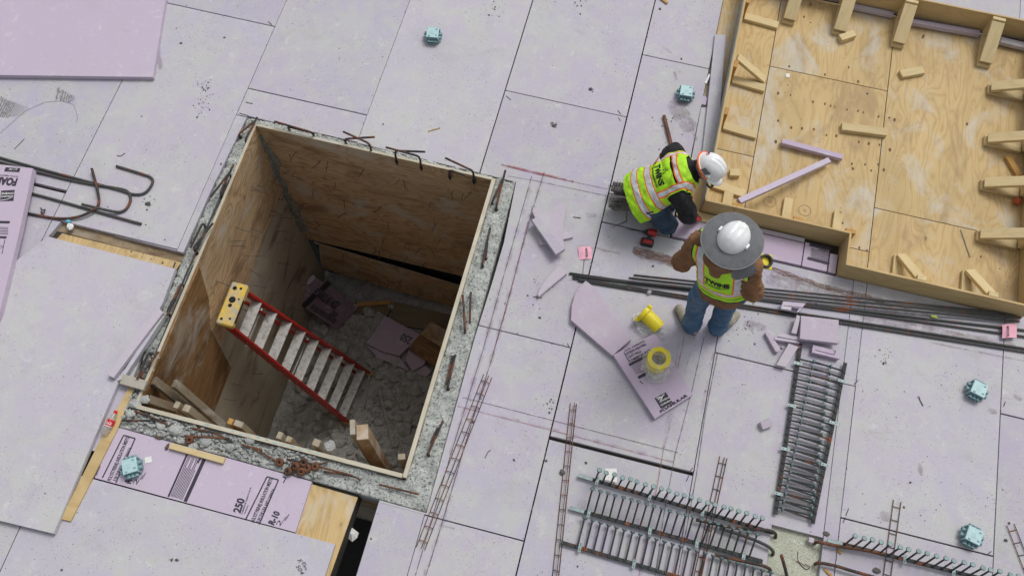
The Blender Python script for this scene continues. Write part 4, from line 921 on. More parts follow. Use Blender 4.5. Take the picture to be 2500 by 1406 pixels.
for q in range(9):
    t = .10 + q * .105; a, b = tA.lerp(bA, t), tB.lerp(bB, t); c = (a + b) / 2
    hd = (a - b) / 2; hd = hd * (1 - .016 / hd.length)
    st = put('step', MB().obox(c, hd, V(.054, 0, .0), V(0, 0, .008), .003).obox(c + V(.034, 0, -.02), hd, V(.004, 0, 0), V(0, 0, .018)), ALU, lad)
    put('tread_ridge', MB().obox(c + V(-.018, 0, .0095), hd * .97, V(.004, 0, 0), V(0, 0, .0015)).obox(c + V(.0, 0, .0095), hd * .97, V(.004, 0, 0), V(0, 0, .0015)).obox(c + V(.018, 0, .0095), hd * .97, V(.004, 0, 0), V(0, 0, .0015)), ALU, st)
for q in range(5):
    t = .2 + q * .17; a, b = tA.lerp(bA, t) - nrm * .13, tB.lerp(bB, t) - nrm * .13
    put('rear_brace', MB().tube([a, b], .011, 6), ALU, lad)
for q in range(2):
    a = tB.lerp(bB, .42 + .2 * q); put('spreader', MB().tube([a, a - nrm * .13 + V(0, .02, -.12), a + V(0, .05, -.26)], .008, 6), ALU, lad)
cc = (tA + tB) / 2 + V(.0, 0, .055); 
cap = put('top_cap', MB().obox(cc, V(0, .225, 0), V(.085, 0, 0), V(0, 0, .045), .014), YELD, lad)
for (dx, dy, r) in ((-.03, .16, .022), (.03, .17, .014), (-.01, .04, .034), (-.01, -.02, .02), (.04, -.15, .012), (-.04, -.17, .014), (.05, .06, .01)):
    put('tool_hole', MB().lathe(cc + V(dx, dy, .0455), (0, 0, 1), [(r, -.01), (r, .0006)], 14), HOLE, cap)
put('warning_label', MB().obox(cc + V(.0856, -.05, 0), V(0, .12, 0), V(.0008, 0, 0), V(0, 0, .022)), BLK, cap)

# ================================================================== JUNCTION BOXES
def jbox(px, py, rot, label):
    c = G(px, py, 0); t = thing('junction_box', label, 'junction box', c, 'teal plastic deck boxes on the insulation'); t.rotation_euler = (0, 0, rot)
    def P2(mb): return mb.mesh('m')
    body = MB().box(-.056, .056, -.056, .056, .012, .082, 'x', .006); lid = MB().box(-.060, .060, -.060, .060, .083, .094, 'x', .003)
    def add(name, mb, mat, par=None):
        o = bpy.data.objects.new(name, mb.mesh(name)); COL.objects.link(o); o.parent = par or t; o.data.materials.append(mat); return o
    add('body', body, TEALD); l = add('lid', lid, TEAL)
    for sx, sy in ((1, 1), (1, -1), (-1, 1), (-1, -1)): add('corner_post', MB().lathe((sx * .058, sy * .058, .0), (0, 0, 1), [(.009, 0), (.009, .080), (.005, .082)], 8), TEALD)
    for k in range(4):
        a = k * math.pi / 2
        for off in ((-.032, 0, .032) if k % 2 else (-.022, .022)):
            d = V(math.cos(a), math.sin(a), 0); s = V(-d.y, d.x, 0); o = d * .055 + s * off + V(0, 0, .040)
            h = add('hub', MB().lathe(o, d, [(.0165, 0), (.0165, .026), (.0185, .027), (.0185, .034), (.013, .034), (.012, .010)], 12), TEALD)
            add('bore', MB().lathe(o, d, [(.0118, .012), (.0118, .022)], 10), HOLE, h)
    for sx, sy in ((.035, .04), (-.03, -.045), (.04, -.03)): add('lid_tab', MB().box(sx - .009, sx + .009, sy - .006, sy + .006, .0945, .099, 'x', .001), TEALD, l)
    mb = MB()
    for q in range(3): mb.box(-.02 + q * .012, -.012 + q * .012, -.02, .02, .0942, .0962)
    add('raised_mark', mb, TEAL, l)
jbox(1058, 94, .15, 'teal junction box alone on boards at the top, left of centre'); jbox(1672, 235, .05, 'teal junction box beside the outer left wall of the formwork'); jbox(2379, 956, -.28, 'teal junction box below the pink tag on the right boards'); jbox(2366, 1310, -.25, 'teal junction box at the lower right, above the long stud rail'); jbox(326, 1142, .55, 'dusty teal junction box standing on the printed insulation board')
lab = single('box_label', MB().obox(G(362, 1122, .004), V(.025, .012, 0), V(-.012, .022, 0), V(0, 0, .0012)), WHITE, 'small white printed sticker beside the junction box on printed board', 'sticker')

# ================================================================== STUD RAILS
stud_me = {}
def stud_mesh(L):
    key = round(L, 3)
    if key not in stud_me:
        mb = MB().tube([V(0, 0, 0), V(0, 0, L - .004)], .0076, 7); mb2 = MB().lathe((0, 0, L - .010), (0, 0, 1), [(.008, -.012), (.0205, 0), (.0205, .007), (.017, .010)], 14)
        dim = MB().lathe((0, 0, L - .010), (0, 0, 1), [(.009, .0095), (.009, .0112)], 10)
        a = mb.mesh('stud'); a.materials.append(STEEL); h = mb2.mesh('stud_head'); h.materials.append(HEADM); d = dim.mesh('stud_dimple'); d.materials.append(STEEL); stud_me[key] = (a, h, d)
    return stud_me[key]
def rail(p0, p1, z, studs0, studs1, n, elev, L, label, clips, sidesign=1, flat_tab=True, cap=26, along=None):
    a, b = G(*p0, z), G(*p1, z); d = (b - a).normalized(); hs_ = V(-d.y, d.x, 0) * sidesign; up = V(0, 0, 1)
    t = thing('stud_rail', label, 'stud rail', a - V(0, 0, z), 'stud rails laid on the insulation')
    bw = .016
    put('rail_bar', MB().obox((a + b) / 2, (b - a) / 2, hs_ * bw, up * .004, .001), STEELD, t)
    if flat_tab: put('rail_tab', MB().obox(a - d * .0 + V(0, 0, .0055) + d * .06, d * .06, hs_ * .014, up * .0015), CLIPM, t)
    sdv = (hs_ * math.cos(R_(elev)) + up * math.sin(R_(elev))).normalized(); q = sdv.to_track_quat('Z', 'Y').to_euler()
    A_, H_, D_ = stud_mesh(L); base = a - V(0, 0, z)
    s0, s1 = G(*studs0, z), G(*studs1, z)
    for k in range(n):
        p = s0.lerp(s1, k / (n - 1)); p = a + d * (p - a).dot(d)
        qq = (q[0] + random.uniform(-.025, .025), q[1] + random.uniform(-.03, .03), q[2])
        o = bpy.data.objects.new('stud', A_); COL.objects.link(o); o.parent = t; o.location = p - base + V(0, 0, .003); o.rotation_euler = qq
        h = bpy.data.objects.new('stud_head', H_); COL.objects.link(h); h.parent = o
        w = bpy.data.objects.new('weld', WELD); COL.objects.link(w); w.parent = t; w.location = p - base + V(0, 0, .005)
    for c in clips:
        p = G(*c, z); p = a + d * (p - a).dot(d)
        cl = put('clip', MB().obox(p + V(0, 0, .013), hs_ * .036, d * .013, up * .0015).obox(p + V(0, 0, .0065) + hs_ * .035, hs_ * .0015, d * .013, up * .008), CLIPM, t)
        for e in (-.018, .018): put('clip_hole', MB().lathe(p + hs_ * e + V(0, 0, .0148), up, [(.0045, 0), (.0045, .0004)], 8), HOLE, cl)
    return t
WELD = MB().lathe((0, 0, 0), (0, 0, 1), [(.016, -.003), (.016, .003), (.010, .006)], 9).mesh('weld'); WELD.materials.append(STEELD)
rail((1412, 1160), (1888, 1300), .035, (1453, 1173), (1844, 1286), 22, 79, .22, 'uppermost stud rail right of centre, its studs standing up steeply', [(1458, 1172), (1587, 1208), (1716, 1245)])
rail((1391, 1239), (1862, 1370), .035, (1432, 1247), (1828, 1361), 22, 40, .225, 'middle stud rail of the lower three, studs tilted halfway', [(1438, 1250), (1587, 1293), (1701, 1326), (1815, 1357)])
rail((1370, 1323), (1960, 1498), .03, (1410, 1332), (1868, 1468), 24, 4, .24, 'lowest stud rail at the bottom edge, its studs lying flat', [(1415, 1338), (1547, 1378)], flat_tab=False)
rail((2020, 1318), (2560, 1452), .035, (2062, 1328), (2520, 1442), 22, 79, .22, 'stud rail at the lower right corner running out of the photo', [(2208, 1364), (2327, 1392)])
rail((1955, 838), (1893, 1255), .03, (1949, 876), (1901, 1238), 22, 2, .285, 'left of the two interlocked stud rails, heads towards the right', [(1948, 888), (1937, 992), (1918, 1097), (1903, 1206)], 1, False)
rail((2064, 885), (1984, 1278), .038, (2056, 905), (1986, 1268), 22, 2, .27, 'right of the two interlocked stud rails, heads towards the left', [(2052, 930), (2025, 1030), (2007, 1133)], -1, False)
# bubble sheet under first rail
bs = thing('bubble_sheet', 'white sheet of round stickers lying under the uppermost stud rail', 'sticker sheet', G(1490, 1160, 0))
put('sheet', quad(MB(), ((1478, 1143), (1506, 1143), (1507, 1178), (1472, 1170)), .004), WHITE, bs)
mb = MB()
for i in range(4):
    for j in range(3): mb.lathe(G(1480 + i * 7.5 - j, 1155 + j * 7 + i * 1.2, .0056), (0, 0, 1), [(.009, 0), (.007, .0015)], 9)
put('sticker', mb, LABW, bs)

# ================================================================== CONCRETE POCKET
colm = put('column_top', MB().box(COLQ[0][0], COLQ[1][0], COLQ[2][1], COLQ[0][1], -.6, -.045), None, None); colm.data.materials.append(COLM)
setp(colm, 'pale speckled concrete column top in a square cutout with bent bars', 'concrete column')
def cbar(path, r=.0135, m=REBH): rbar(colm, [G(p[0], p[1], p[2]) for p in path], r, m, 'rebar', 2)
cbar(((1700, 1268, .055), (1800, 1290, .055), (1860, 1292, .055), (1885, 1295, .05), (1895, 1303, .01), (1893, 1312, -.05)))
cbar(((1757, 1288, .05), (1800, 1302, .05), (1850, 1320, .05), (1880, 1335, .045), (1890, 1348, .0), (1884, 1356, -.06)), m=REB)
cbar(((1745, 1354, .05), (1800, 1366, .05), (1858, 1378, .05), (1878, 1386, .04), (1882, 1392, -.01), (1876, 1398, -.06)))
cbar(((2160, 1352, .05), (2110, 1342, .05), (2050, 1333, .05), (2010, 1325, .05), (1992, 1322, .03), (1988, 1326, -.05)), m=RUST)
cbar(((2200, 1432, .05), (2150, 1412, .05), (2080, 1393, .05), (2040, 1380, .05), (1998, 1372, .05), (1990, 1376, -.05)))
cbar(((1922, 1408, -.04), (1918, 1390, .06), (1908, 1355, .16)), .014, REBH)
for pth in (((1948, 1345, .03), (1946, 1368, -.03), (1965, 1380, -.03)), ((1946, 1368, -.04), (1968, 1392, -.04), (1980, 1383, -.03), (1965, 1376, -.03))): cbar(pth, .003, RUST)
put('rust_stain', MB().add([G(*p, -.0435) for p in ((1920, 1350), (1955, 1345), (1960, 1400), (1925, 1400))][::-1], [(0, 1, 2, 3)]), m_decal('rust_pool', (.42, .24, .06), 18, .4, .62, .75), colm)
for px, py, a in ((2050, 1345, .4), (2018, 1392, 1.2), (2025, 1400, .2)): single('wood_splinter', MB().plank(G(px - 6, py - 4, .01), G(px + 6, py + 5, .012), .02, .006), LUMO, {2050: 'orange splinter below the start of the right stud rail', 2018: 'curled orange splinter by the lower right pocket corner', 2025: 'bottom-most orange splinter by the lower right pocket corner'}[px], 'splinter', 'orange wood splinters')

# ================================================================== SLAB BOLSTERS (wire ladders)
def bolster(p0, p1, n, wd, label, wires=3, legs=.03):
    a, b = G(*p0, 0), G(*p1, 0); d = (b - a).normalized(); s = V(-d.y, d.x, 0); t = thing('wire_bolster', label, 'wire bolster', a, 'wire slab bolsters lying on the insulation')
    offs = (-wd / 2, wd / 2) if wires == 2 else (-wd / 2, wd * .12, wd / 2)
    for i, o in enumerate(offs):
        z = .008 if (wires == 3 and i != 1) or wires == 2 else legs
        put('wire', MB().tube([a + s * o + V(0, 0, z), b + s * o * .95 + V(0, 0, z)], .0034, 6), WIREM, t)
    L = (b - a).length
    for k in range(n):
        p = a + d * L * (k + .5) / n
        pts = [p - s * wd / 2 + V(0, 0, .008), p + s * wd * .12 + V(0, 0, legs if wires == 3 else .008), p + s * wd / 2 + V(0, 0, .008)]
        put('rung', MB().tube(pts, .0034, 5), WIREM, t)
WIREM = m_rebar('wire_brown', (.055, .04, .035), rust=(.15, .055, .02), rust_amt=.45)
bolster((1191, 918), (1027, 1338), 13, .075, 'long wire bolster running down beside the near right shaft corner'); bolster((1400, 985), (1356, 1412), 12, .052, 'wire bolster left of the stud rails, running off the bottom edge')
bolster((1766, 1116), (1702, 1412), 9, .06, 'wire bolster passing beneath the stud rails', 3, .014); bolster((2190, 1222), (2163, 1420), 6, .06, 'short wire bolster crossing the right stud rail', 2); bolster((2466, 1280), (2512, 1400), 4, .065, 'wire bolster at the right edge slanting the other way', 2)

# ================================================================== LONG BARS
GL = 'long straight reinforcing bars in the bundle'
for a, b, z, r, lab in (((1547, 672), (2488, 768), .034, .011, 'upper most bar of the bundle, starting mid way'), ((1535, 679), (2491, 776), .034, .011, 'second bar of the upper three in the bundle'), ((1532, 688), (2488, 785), .034, .011, 'third bar of the upper three in the bundle'), ((1390, 667), (2560, 830), .012, .011, 'bar of the bundle carrying the pink tag at right'), ((1398, 673), (2560, 813), .012, .011, 'bar of the bundle just above the tagged one'),
                      ((1398, 679), (2560, 860), .012, .011, 'lowest but one bar of the bundle at right'), ((1412, 685), (2560, 868), .012, .011, 'lowest bar of the bundle, resting on the boards')):
    A_, B_ = G(*a, z), G(*b, z); single('rebar', MB().tube([A_, A_.lerp(B_, .33) + V(0, random.uniform(-.006, .006), 0), A_.lerp(B_, .66) + V(0, random.uniform(-.006, .006), 0), B_], r, 8), REB, lab, 'rebar', GL, smooth=True)
GH = 'hooked reinforcing bars at the left'
def hbar(path, lab, m=REBH, r=.0130): single('hooked_rebar', MB().tube([G(*p) for p in path], r, 8, smooth_it=2), m, lab, 'rebar', GH, smooth=True)
hbar(((-60, 368, .014), (80, 408, .014), (200, 440, .014), (300, 466, .014), (325, 476, .014), (355, 474, .014), (374, 448, .014), (372, 434, .014), (350, 426, .014), (284, 406, .014)), 'bar with the outermost open hook, tip pointing back left', REB)
hbar(((-60, 380, .014), (80, 418, .014), (200, 447, .014), (290, 460, .016), (312, 466, .016), (321, 484, .016), (312, 508, .014), (296, 519, .014), (270, 516, .04), (200, 499, .04)), 'bar whose hook turns down and back over the straight bar', REB)
hbar(((60, 468, .014), (150, 492, .014), (250, 521, .014), (345, 547, .014)), 'straight bar with a rusty tip among the hooked bars', REB)
hbar(((55, 518, .014), (110, 530, .014), (155, 535, .014), (195, 530, .034), (232, 512, .04), (243, 498, .04), (240, 470, .04), (224, 412, .045)), 'bar bending up to a free end across the others')
single('rebar_stake', MB().plank(G(1621, 282, .02), G(1642, 365, .02), .03, .02), RUST, 'rusty flat bar lying behind the kneeling worker', 'rusty bar')
single('wire_knot', MB().tube([G(100, 508, .01), G(104, 515, .04), G(112, 510, .02), G(106, 520, .03), G(98, 516, .02), G(109, 530, .012)], .006, 6, smooth_it=1), REB, 'twisted tie wire knot beside the left hooked bars', 'tie wire')

# ================================================================== SMALL THINGS
def tag(poly, z, lab, ta, tb, wire):
    P_ = [G(*p, z) for p in poly]; c = sum(P_, V(0, 0, 0)) / 4; t = thing('pink_tag', lab, 'tag', V(c.x, c.y, 0), 'pink bundle tags')
    mb = MB(); n = 6; vs = []
    for j in range(n + 1):
        for i in range(n + 1):
            u, v = i / n, j / n; p = P_[0].lerp(P_[1], u).lerp(P_[3].lerp(P_[2], u), v); vs.append(p + V(0, 0, .012 * math.sin(u * 3.1) + .006 * math.sin(v * 5)))
    mb.add(vs, [(j * (n + 1) + i, j * (n + 1) + i + 1, (j + 1) * (n + 1) + i + 1, (j + 1) * (n + 1) + i) for j in range(n) for i in range(n)][::1]); put('card', mb, PINK, t, smooth=True)
    put('print', text_flat(MB(), 'NUCOR', ta, tb, z + .018, .018, .04), PRINT, t)
    if wire: put('wire', MB().tube([G(*p, .008) for p in wire], .002, 5), REB, t)
tag(((1411, 604), (1443, 602), (1446, 632), (1414, 634)), .006, 'pink tag on a wire lying flat left of the cordless driver', (1429, 606), (1431, 628), ((1428, 622), (1425, 650), (1423, 668)))
tag(((2446, 792), (2481, 790), (2483, 824), (2448, 825)), .04, 'pink tag hanging over the long bars at the right edge', (2464, 822), (2463, 795), None)

# cordless driver
dr = thing('cordless_driver', 'red and black cordless impact driver lying near kneeling worker', 'cordless tool', G(1580, 575, 0))
a, b = G(1534, 560, .045), G(1574, 566, .045); put('bit', MB().tube([a, b], .0045, 7), STEELD, dr); put('bit_tip', MB().tube([a - (b - a).normalized() * .03, a], .0055, 7), CLIPM, dr)
c = G(1603, 570, .045); d = (c - b).normalized(); put('motor_body', MB().lathe(b, d, [(.012, 0), (.02, .012), (.028, .03), (.034, .035), (.036, .07), (.033, .10), (.026, .108)], 16), REDT, dr, smooth=True)
put('nose', MB().lathe(b, d, [(.009, -.02), (.018, 0), (.028, .028)], 14), BLK, dr, smooth=True)
e = G(1583, 590, .03); put('grip', MB().tube([c - d * .055 + V(0, 0, -.0), lerp(c - d * .055, e, .5), e], [.021, .02, .023], 10), BLK, dr, smooth=True)
dd = (e - (c - d * .055)); dd.z = 0; dd.normalize(); ss = V(-dd.y, dd.x, 0)
put('battery', MB().obox(G(1580, 592, .034), ss * .058, dd * .032, V(0, 0, .032), .008), BLK, dr); put('battery_trim', MB().obox(G(1582, 590, .067), ss * .040, dd * .018, V(0, 0, .002), .001), REDT, dr); put('battery_side', MB().obox(G(1564, 588, .045), ss * .005, dd * .022, V(0, 0, .018), .002), REDT, dr)

# yellow pipe sleeves
def wrap(parent, c, r, sq, n=2, seed=0):
    mb = MB(); vs0, fs0 = ICO3; random.seed(seed)
    vs = [Vector(c) + Vector((v.x * sq[0], v.y * sq[1], v.z * sq[2])) * r * (1 + .28 * mnoise.noise(v * 3.1 + V(seed, 0, 0)) + .12 * mnoise.noise(v * 8)) for v in vs0]
    vs = [V(v.x, v.y, max(.004, v.z)) for v in vs]; mb.add(vs, fs0); return put('plastic_wrap', mb, CLEAR, parent, smooth=False)
ICO3 = _ico(4)
t = thing('pipe_sleeve', 'yellow plastic pipe sleeve lying on its side in torn clear wrap', 'pipe sleeve', G(1585, 780, 0), 'yellow pipe sleeves')
a, b = G(1574, 765, .085), G(1606, 797, .06); d = (b - a).normalized()
put('tube', MB().lathe(a, d, [(.062, 0), (.062, (b - a).length + .02), (.056, (b - a).length + .02), (.056, .0)], 26, False), YEL, t, smooth=False)
put('collar', MB().lathe(a - d * .025, d, [(.064, 0), (.084, 0), (.088, .006), (.088, .034), (.084, .04), (.064, .04)], 28, True), YEL, t)
for k in range(3):
    ang = k * 2.1 + .4; u = d.orthogonal().normalized(); w = d.cross(u); put('lug', MB().obox(a - d * .012 + (u * math.cos(ang) + w * math.sin(ang)) * .09, d * .018, u * .014, w * .014, .003), YEL, t)
wrap(t, G(1590, 805, .03), .13, (1.0, .5, .3), seed=3); wrap(t, G(1562, 778, .03), .07, (.8, .8, .5), seed=5)
t = thing('pipe_sleeve', 'yellow plastic pipe sleeve standing upright in clear wrap on printed foam', 'pipe sleeve', G(1601, 878, .056), 'yellow pipe sleeves')
c = G(1601, 890, .056)
put('tube', MB().lathe(c, (0, 0, 1), [(.080, .0), (.086, .01), (.086, .155), (.098, .16), (.098, .185), (.060, .185), (.058, .0)], 32, False), YEL, t)
put('base_disc', MB().lathe(c, (0, 0, 1), [(.064, .003), (.064, .008)], 24), BLK, t)
w_ = wrap(t, c + V(0, -.01, .09), .125, (1, 1, .95), seed=8); wrap(t, c + V(.02, -.10, .02), .08, (1.1, .8, .25), seed=9)
wrap(t, c + V(.0, .0, .06), .045, (1, 1, .8), seed=11)

# bottle
bt = thing('soda_bottle', 'plastic cola bottle with red cap and label wedged beside kerb corner', 'bottle', G(268, 1030, -.02))
a, b = G(254, 1062, .03), G(284, 1002, .06); d = (b - a).normalized(); L = (b - a).length
put('body', MB().lathe(a, d, [(.02, 0), (.032, .006), (.033, L * .25), (.030, L * .32), (.033, L * .36), (.033, L * .62), (.026, L * .76), (.013, L * .88), (.012, L * .90)], 18), BOTTLE, bt, smooth=True)
put('label', MB().lathe(a, d, [(.0338, L * .36), (.0338, L * .63)], 18, False), COLA, bt, smooth=True); put('cap', MB().lathe(a, d, [(.0155, L * .89), (.0155, L * .985), (.013, L)], 14), COLA, bt)
put('label_band', MB().lathe(a, d, [(.0340, L * .355), (.0340, L * .385)], 18, False), LABW, bt)
s_ = d.cross(V(0, 0, 1)).normalized(); n_ = s_.cross(d).normalized(); vs, fs = text_pts('Coca-Cola', .02, .35)
def lab_pt(v):
    ang = (v.x - .5) * 1.7; r = .0345; return a + d * (L * (.43 + .13 * v.y)) + s_ * math.sin(ang) * r + n_ * math.cos(ang) * r
put('print', MB().add([lab_pt(v) for v in vs], fs), LABW, bt)
# wrapper, scraps
t = thing('candy_wrapper', 'crumpled blue and white wrapper in the gap between boards at left', 'wrapper', G(169, 548, 0))
put('white_part', MB().blob(G(171, 553, .012), .035, 2, .2, (.9, 1.0, .5)), WHITE, t); put('blue_part', MB().blob(G(167, 541, .022), .026, 2, .2, (1, .7, .5)), PAPERB, t)
mb = MB(); P_ = [G(*p, -.25) for p in ((845, 1296), (858, 1286), (876, 1300), (872, 1312), (860, 1322), (846, 1310))]
c = sum(P_, V(0, 0, 0)) / 6 + V(.0, 0, .04); mb.add(P_ + [c], [(i, (i + 1) % 6, 6) for i in range(6)]); single('plastic_scrap', mb, WHITE, 'crumpled white plastic scrap hanging in the black slot', 'plastic scrap')
single('lumber_offcut', MB().plank(G(416, 1088, .02), G(548, 1125, .02), .05, .038), LUM, 'yellow lumber offcut lying along the near kerb on printed board', 'lumber offcut')
single('lumber_offcut', MB().plank(G(298, 926, .06), G(356, 942, .06), .085, .04), LUMW, 'pale split lumber block bridging kerb and shaft lining at left corner', 'lumber offcut')
# long ply strip on the left
single('plywood_strip', MB().prism([G(*p, .02).xy for p in ((322, 930), (333, 935), (285, 1050), (172, 1272), (148, 1266), (240, 1082))], .003, .02, .002), PLYN, 'long yellow plywood strip beside the left loose foam sheet', 'plywood strip')
single('wood_stick', MB().plank(G(1608, -8, .01), G(1630, 9, .01), .03, .012), LUMO, 'brown splintered stick at the top edge of the photo', 'stick')
single('wood_stick', MB().plank(G(1045, 321, .006), G(1075, 312, .006), .009, .006), LUMO, 'thin twig shaped sliver above the far kerb', 'stick')
for i, (pts, lab) in enumerate(((((285, 380), (295, 382), (305, 374)), 'short dark bent wire above the hooked bars'), (((1400, 530), (1418, 532)), 'straight short nail left of the rust smear'), (((1302, 724), (1323, 727)), 'dark nail below the foam sliver'), (((2243, 967), (2248, 980), (2254, 990)), 'curled dark shaving on the right boards'))):
    single('wire_bit', MB().tube([G(*p, .004) for p in pts], .0035, 5, smooth_it=1), REB, lab, 'wire bit', 'bits of wire on the boards')
single('bark_piece', MB().blob(G(388, 1068, .01), .03, 1, .3, (1.3, .4, .5)), m_plain('leaf_brown', (.12, .08, .05)), 'curled brown leaf at the kerb above the printed board', 'leaf')
single('bark_piece', MB().blob(G(408, 1090, .01), .03, 1, .3, (.5, 1.2, .5)), m_plain('leaf_brown2', (.10, .07, .045)), 'dark dry leaf left of the yellow lumber offcut', 'leaf')
single('leaf', MB().blob(G(2282, 773, .02), .03, 1, .25, (1.3, .5, .2)), m_plain('leaf_green', (.32, .40, .04)), 'small yellow green leaf lying on the long bars', 'leaf')
single('mud_clod', MB().blob(G(1373, 1152, .012), .022, 2, .25, (1, 1, .6)), CRUMB, 'dark clump of tie wire on the bolster left of stud rails', 'clod', GCL)

# ================================================================== PEOPLE (distance-field surfaces, one continuous mesh per garment)
class SDF:
    def __init__(s): s.p = []; s.disp = None; s.cut = []
    def cone(s, a, b, ra, rb, k=.02, flat=None, q=1.0, sub=False): s.p.append(('c', np.array(a, float), np.array(b, float), ra, rb, k, None if flat is None else np.array(Vector(flat).normalized()), q, sub)); return s
    def chain(s, pts, rs, k=.02, flat=None, q=1.0):
        for i in range(len(pts) - 1): s.cone(pts[i], pts[i + 1], rs[i], rs[i + 1], k, flat, q)
        return s
    def ball(s, c, r, k=.02, flat=None, q=1.0, sub=False): return s.cone(c, Vector(c) + Vector((0, 0, .0005)), r, r, k, flat, q, sub)
    def plane(s, o, n): s.cut.append((np.array(o, float), np.array(Vector(n).normalized()))); return s   # keeps the side opposite to n
    def bounds(s, m):
        lo = np.min([np.minimum(p[1], p[2]) - max(p[3], p[4]) for p in s.p if not p[8]], axis=0) - m; hi = np.max([np.maximum(p[1], p[2]) + max(p[3], p[4]) for p in s.p if not p[8]], axis=0) + m; return lo, hi
    def mesh(s, h, off=0.0):
        lo, hi = s.bounds(.03 + off); n = np.ceil((hi - lo) / h).astype(int) + 1
        ax = [lo[i] + h * np.arange(n[i]) for i in range(3)]
        Fg = np.full(n, .5, np.float32)
        for (_, a, b, ra, rb, k, fl, q, sub) in s.p:
            r = max(ra, rb) + k + .05; l2 = np.minimum(a, b) - r; h2 = np.maximum(a, b) + r
            i0 = np.clip(np.floor((l2 - lo) / h).astype(int), 0, n - 1); i1 = np.clip(np.ceil((h2 - lo) / h).astype(int) + 1, 1, n)
            if np.any(i1 <= i0): continue
            X, Y, Z = np.meshgrid(ax[0][i0[0]:i1[0]], ax[1][i0[1]:i1[1]], ax[2][i0[2]:i1[2]], indexing='ij')
            P_ = np.stack([X - a[0], Y - a[1], Z - a[2]], -1); ba = b - a
            t = np.clip((P_ @ ba) / max(ba @ ba, 1e-12), 0, 1); D = P_ - t[..., None] * ba
            if fl is not None:
                c = D @ fl; D = D + (c * (1 / q - 1))[..., None] * fl
            d = np.sqrt((D * D).sum(-1)) - (ra + (rb - ra) * t)
            if fl is not None: d = d * (.5 + .5 * q)
            sl = tuple(slice(i0[i], i1[i]) for i in range(3)); cur = Fg[sl]
            if sub:
                Fg[sl] = np.maximum(cur, -d); continue
            kk = max(k, 1e-5); hh = np.clip(.5 + .5 * (cur - d) / kk, 0, 1); Fg[sl] = cur * (1 - hh) + d * hh - kk * hh * (1 - hh)
        X, Y, Z = np.meshgrid(*ax, indexing='ij')
        Fg = Fg - off
        if s.disp is not None: Fg = Fg + s.disp(X, Y, Z).astype(np.float32)
        for o, nn in s.cut: Fg = np.maximum(Fg, ((X - o[0]) * nn[0] + (Y - o[1]) * nn[1] + (Z - o[2]) * nn[2]).astype(np.float32))
        return surfnet(Fg, lo, h)
def surfnet(Fg, lo, h):
    ins = Fg < 0; n = np.array(Fg.shape)
    c = [ins[i:n[0] - 1 + i, j:n[1] - 1 + j, k:n[2] - 1 + k] for i in (0, 1) for j in (0, 1) for k in (0, 1)]
    cnt = sum(x.astype(np.int8) for x in c); act = (cnt > 0) & (cnt < 8)
    idx = np.argwhere(act); vid = np.full(act.shape, -1, np.int64); vid[act] = np.arange(len(idx))
    acc = np.zeros((len(idx), 3)); num = np.zeros(len(idx))
    corners = [(i, j, k) for i in (0, 1) for j in (0, 1) for k in (0, 1)]
    for a in corners:
        for ax in range(3):
            if a[ax]: continue
            b = list(a); b[ax] = 1
            fa = Fg[idx[:, 0] + a[0], idx[:, 1] + a[1], idx[:, 2] + a[2]]; fb = Fg[idx[:, 0] + b[0], idx[:, 1] + b[1], idx[:, 2] + b[2]]
            m = (fa < 0) != (fb < 0); t = np.where(m, fa / np.where(fa == fb, 1, fa - fb), 0)
            p = np.tile(np.array(a, float), (len(idx), 1)); p[:, ax] += t
            acc += p * m[:, None]; num += m
    vs = lo + h * (idx + acc / num[:, None]); faces = []
    for ax in range(3):
        u, v = (ax + 1) % 3, (ax + 2) % 3
        sl0 = [slice(None)] * 3; sl1 = [slice(None)] * 3; sl0[ax] = slice(0, -1); sl1[ax] = slice(1, None)
        A_, B_ = ins[tuple(sl0)], ins[tuple(sl1)]
        e = np.argwhere(A_ != B_); e = e[(e[:, u] > 0) & (e[:, v] > 0) & (e[:, u] < n[u] - 1) & (e[:, v] < n[v] - 1)]
        fl = A_[e[:, 0], e[:, 1], e[:, 2]]; q = []
        for du, dv in ((-1, -1), (0, -1), (0, 0), (-1, 0)):
            z = e.copy(); z[:, u] += du; z[:, v] += dv; q.append(vid[z[:, 0], z[:, 1], z[:, 2]])
        q = np.stack(q, 1); q[~fl] = q[~fl][:, ::-1]; faces.append(q)
    return vs, np.concatenate(faces)
def sdf_mesh(name, vs, fs, off):
    me = bpy.data.meshes.new(name); v = vs - np.array(off)
    me.vertices.add(len(v)); me.vertices.foreach_set('co', v.astype(np.float32).ravel())
    me.loops.add(fs.size); me.loops.foreach_set('vertex_index', fs.astype(np.int32).ravel())
    me.polygons.add(len(fs)); me.polygons.foreach_set('loop_start', np.arange(0, fs.size, 4, dtype=np.int32)); me.polygons.foreach_set('use_smooth', [True] * len(fs))
    me.update(calc_edges=True); me.validate()
    at = me.attributes.new('gc', 'FLOAT_VECTOR', 'POINT'); at.data.foreach_set('vector', vs.astype(np.float32).ravel()); return me
def sdf_part(name, sdf, h, mat, parent, off=0.0, label=None):
    vs, fs = sdf.mesh(h, off); me = sdf_mesh(name, vs, fs, wloc(parent) if parent else (0, 0, 0)); me.materials.append(mat)
    o = bpy.data.objects.new(name, me); COL.objects.link(o)
    if parent: o.parent = parent
    if label: o['label'] = label
    return o
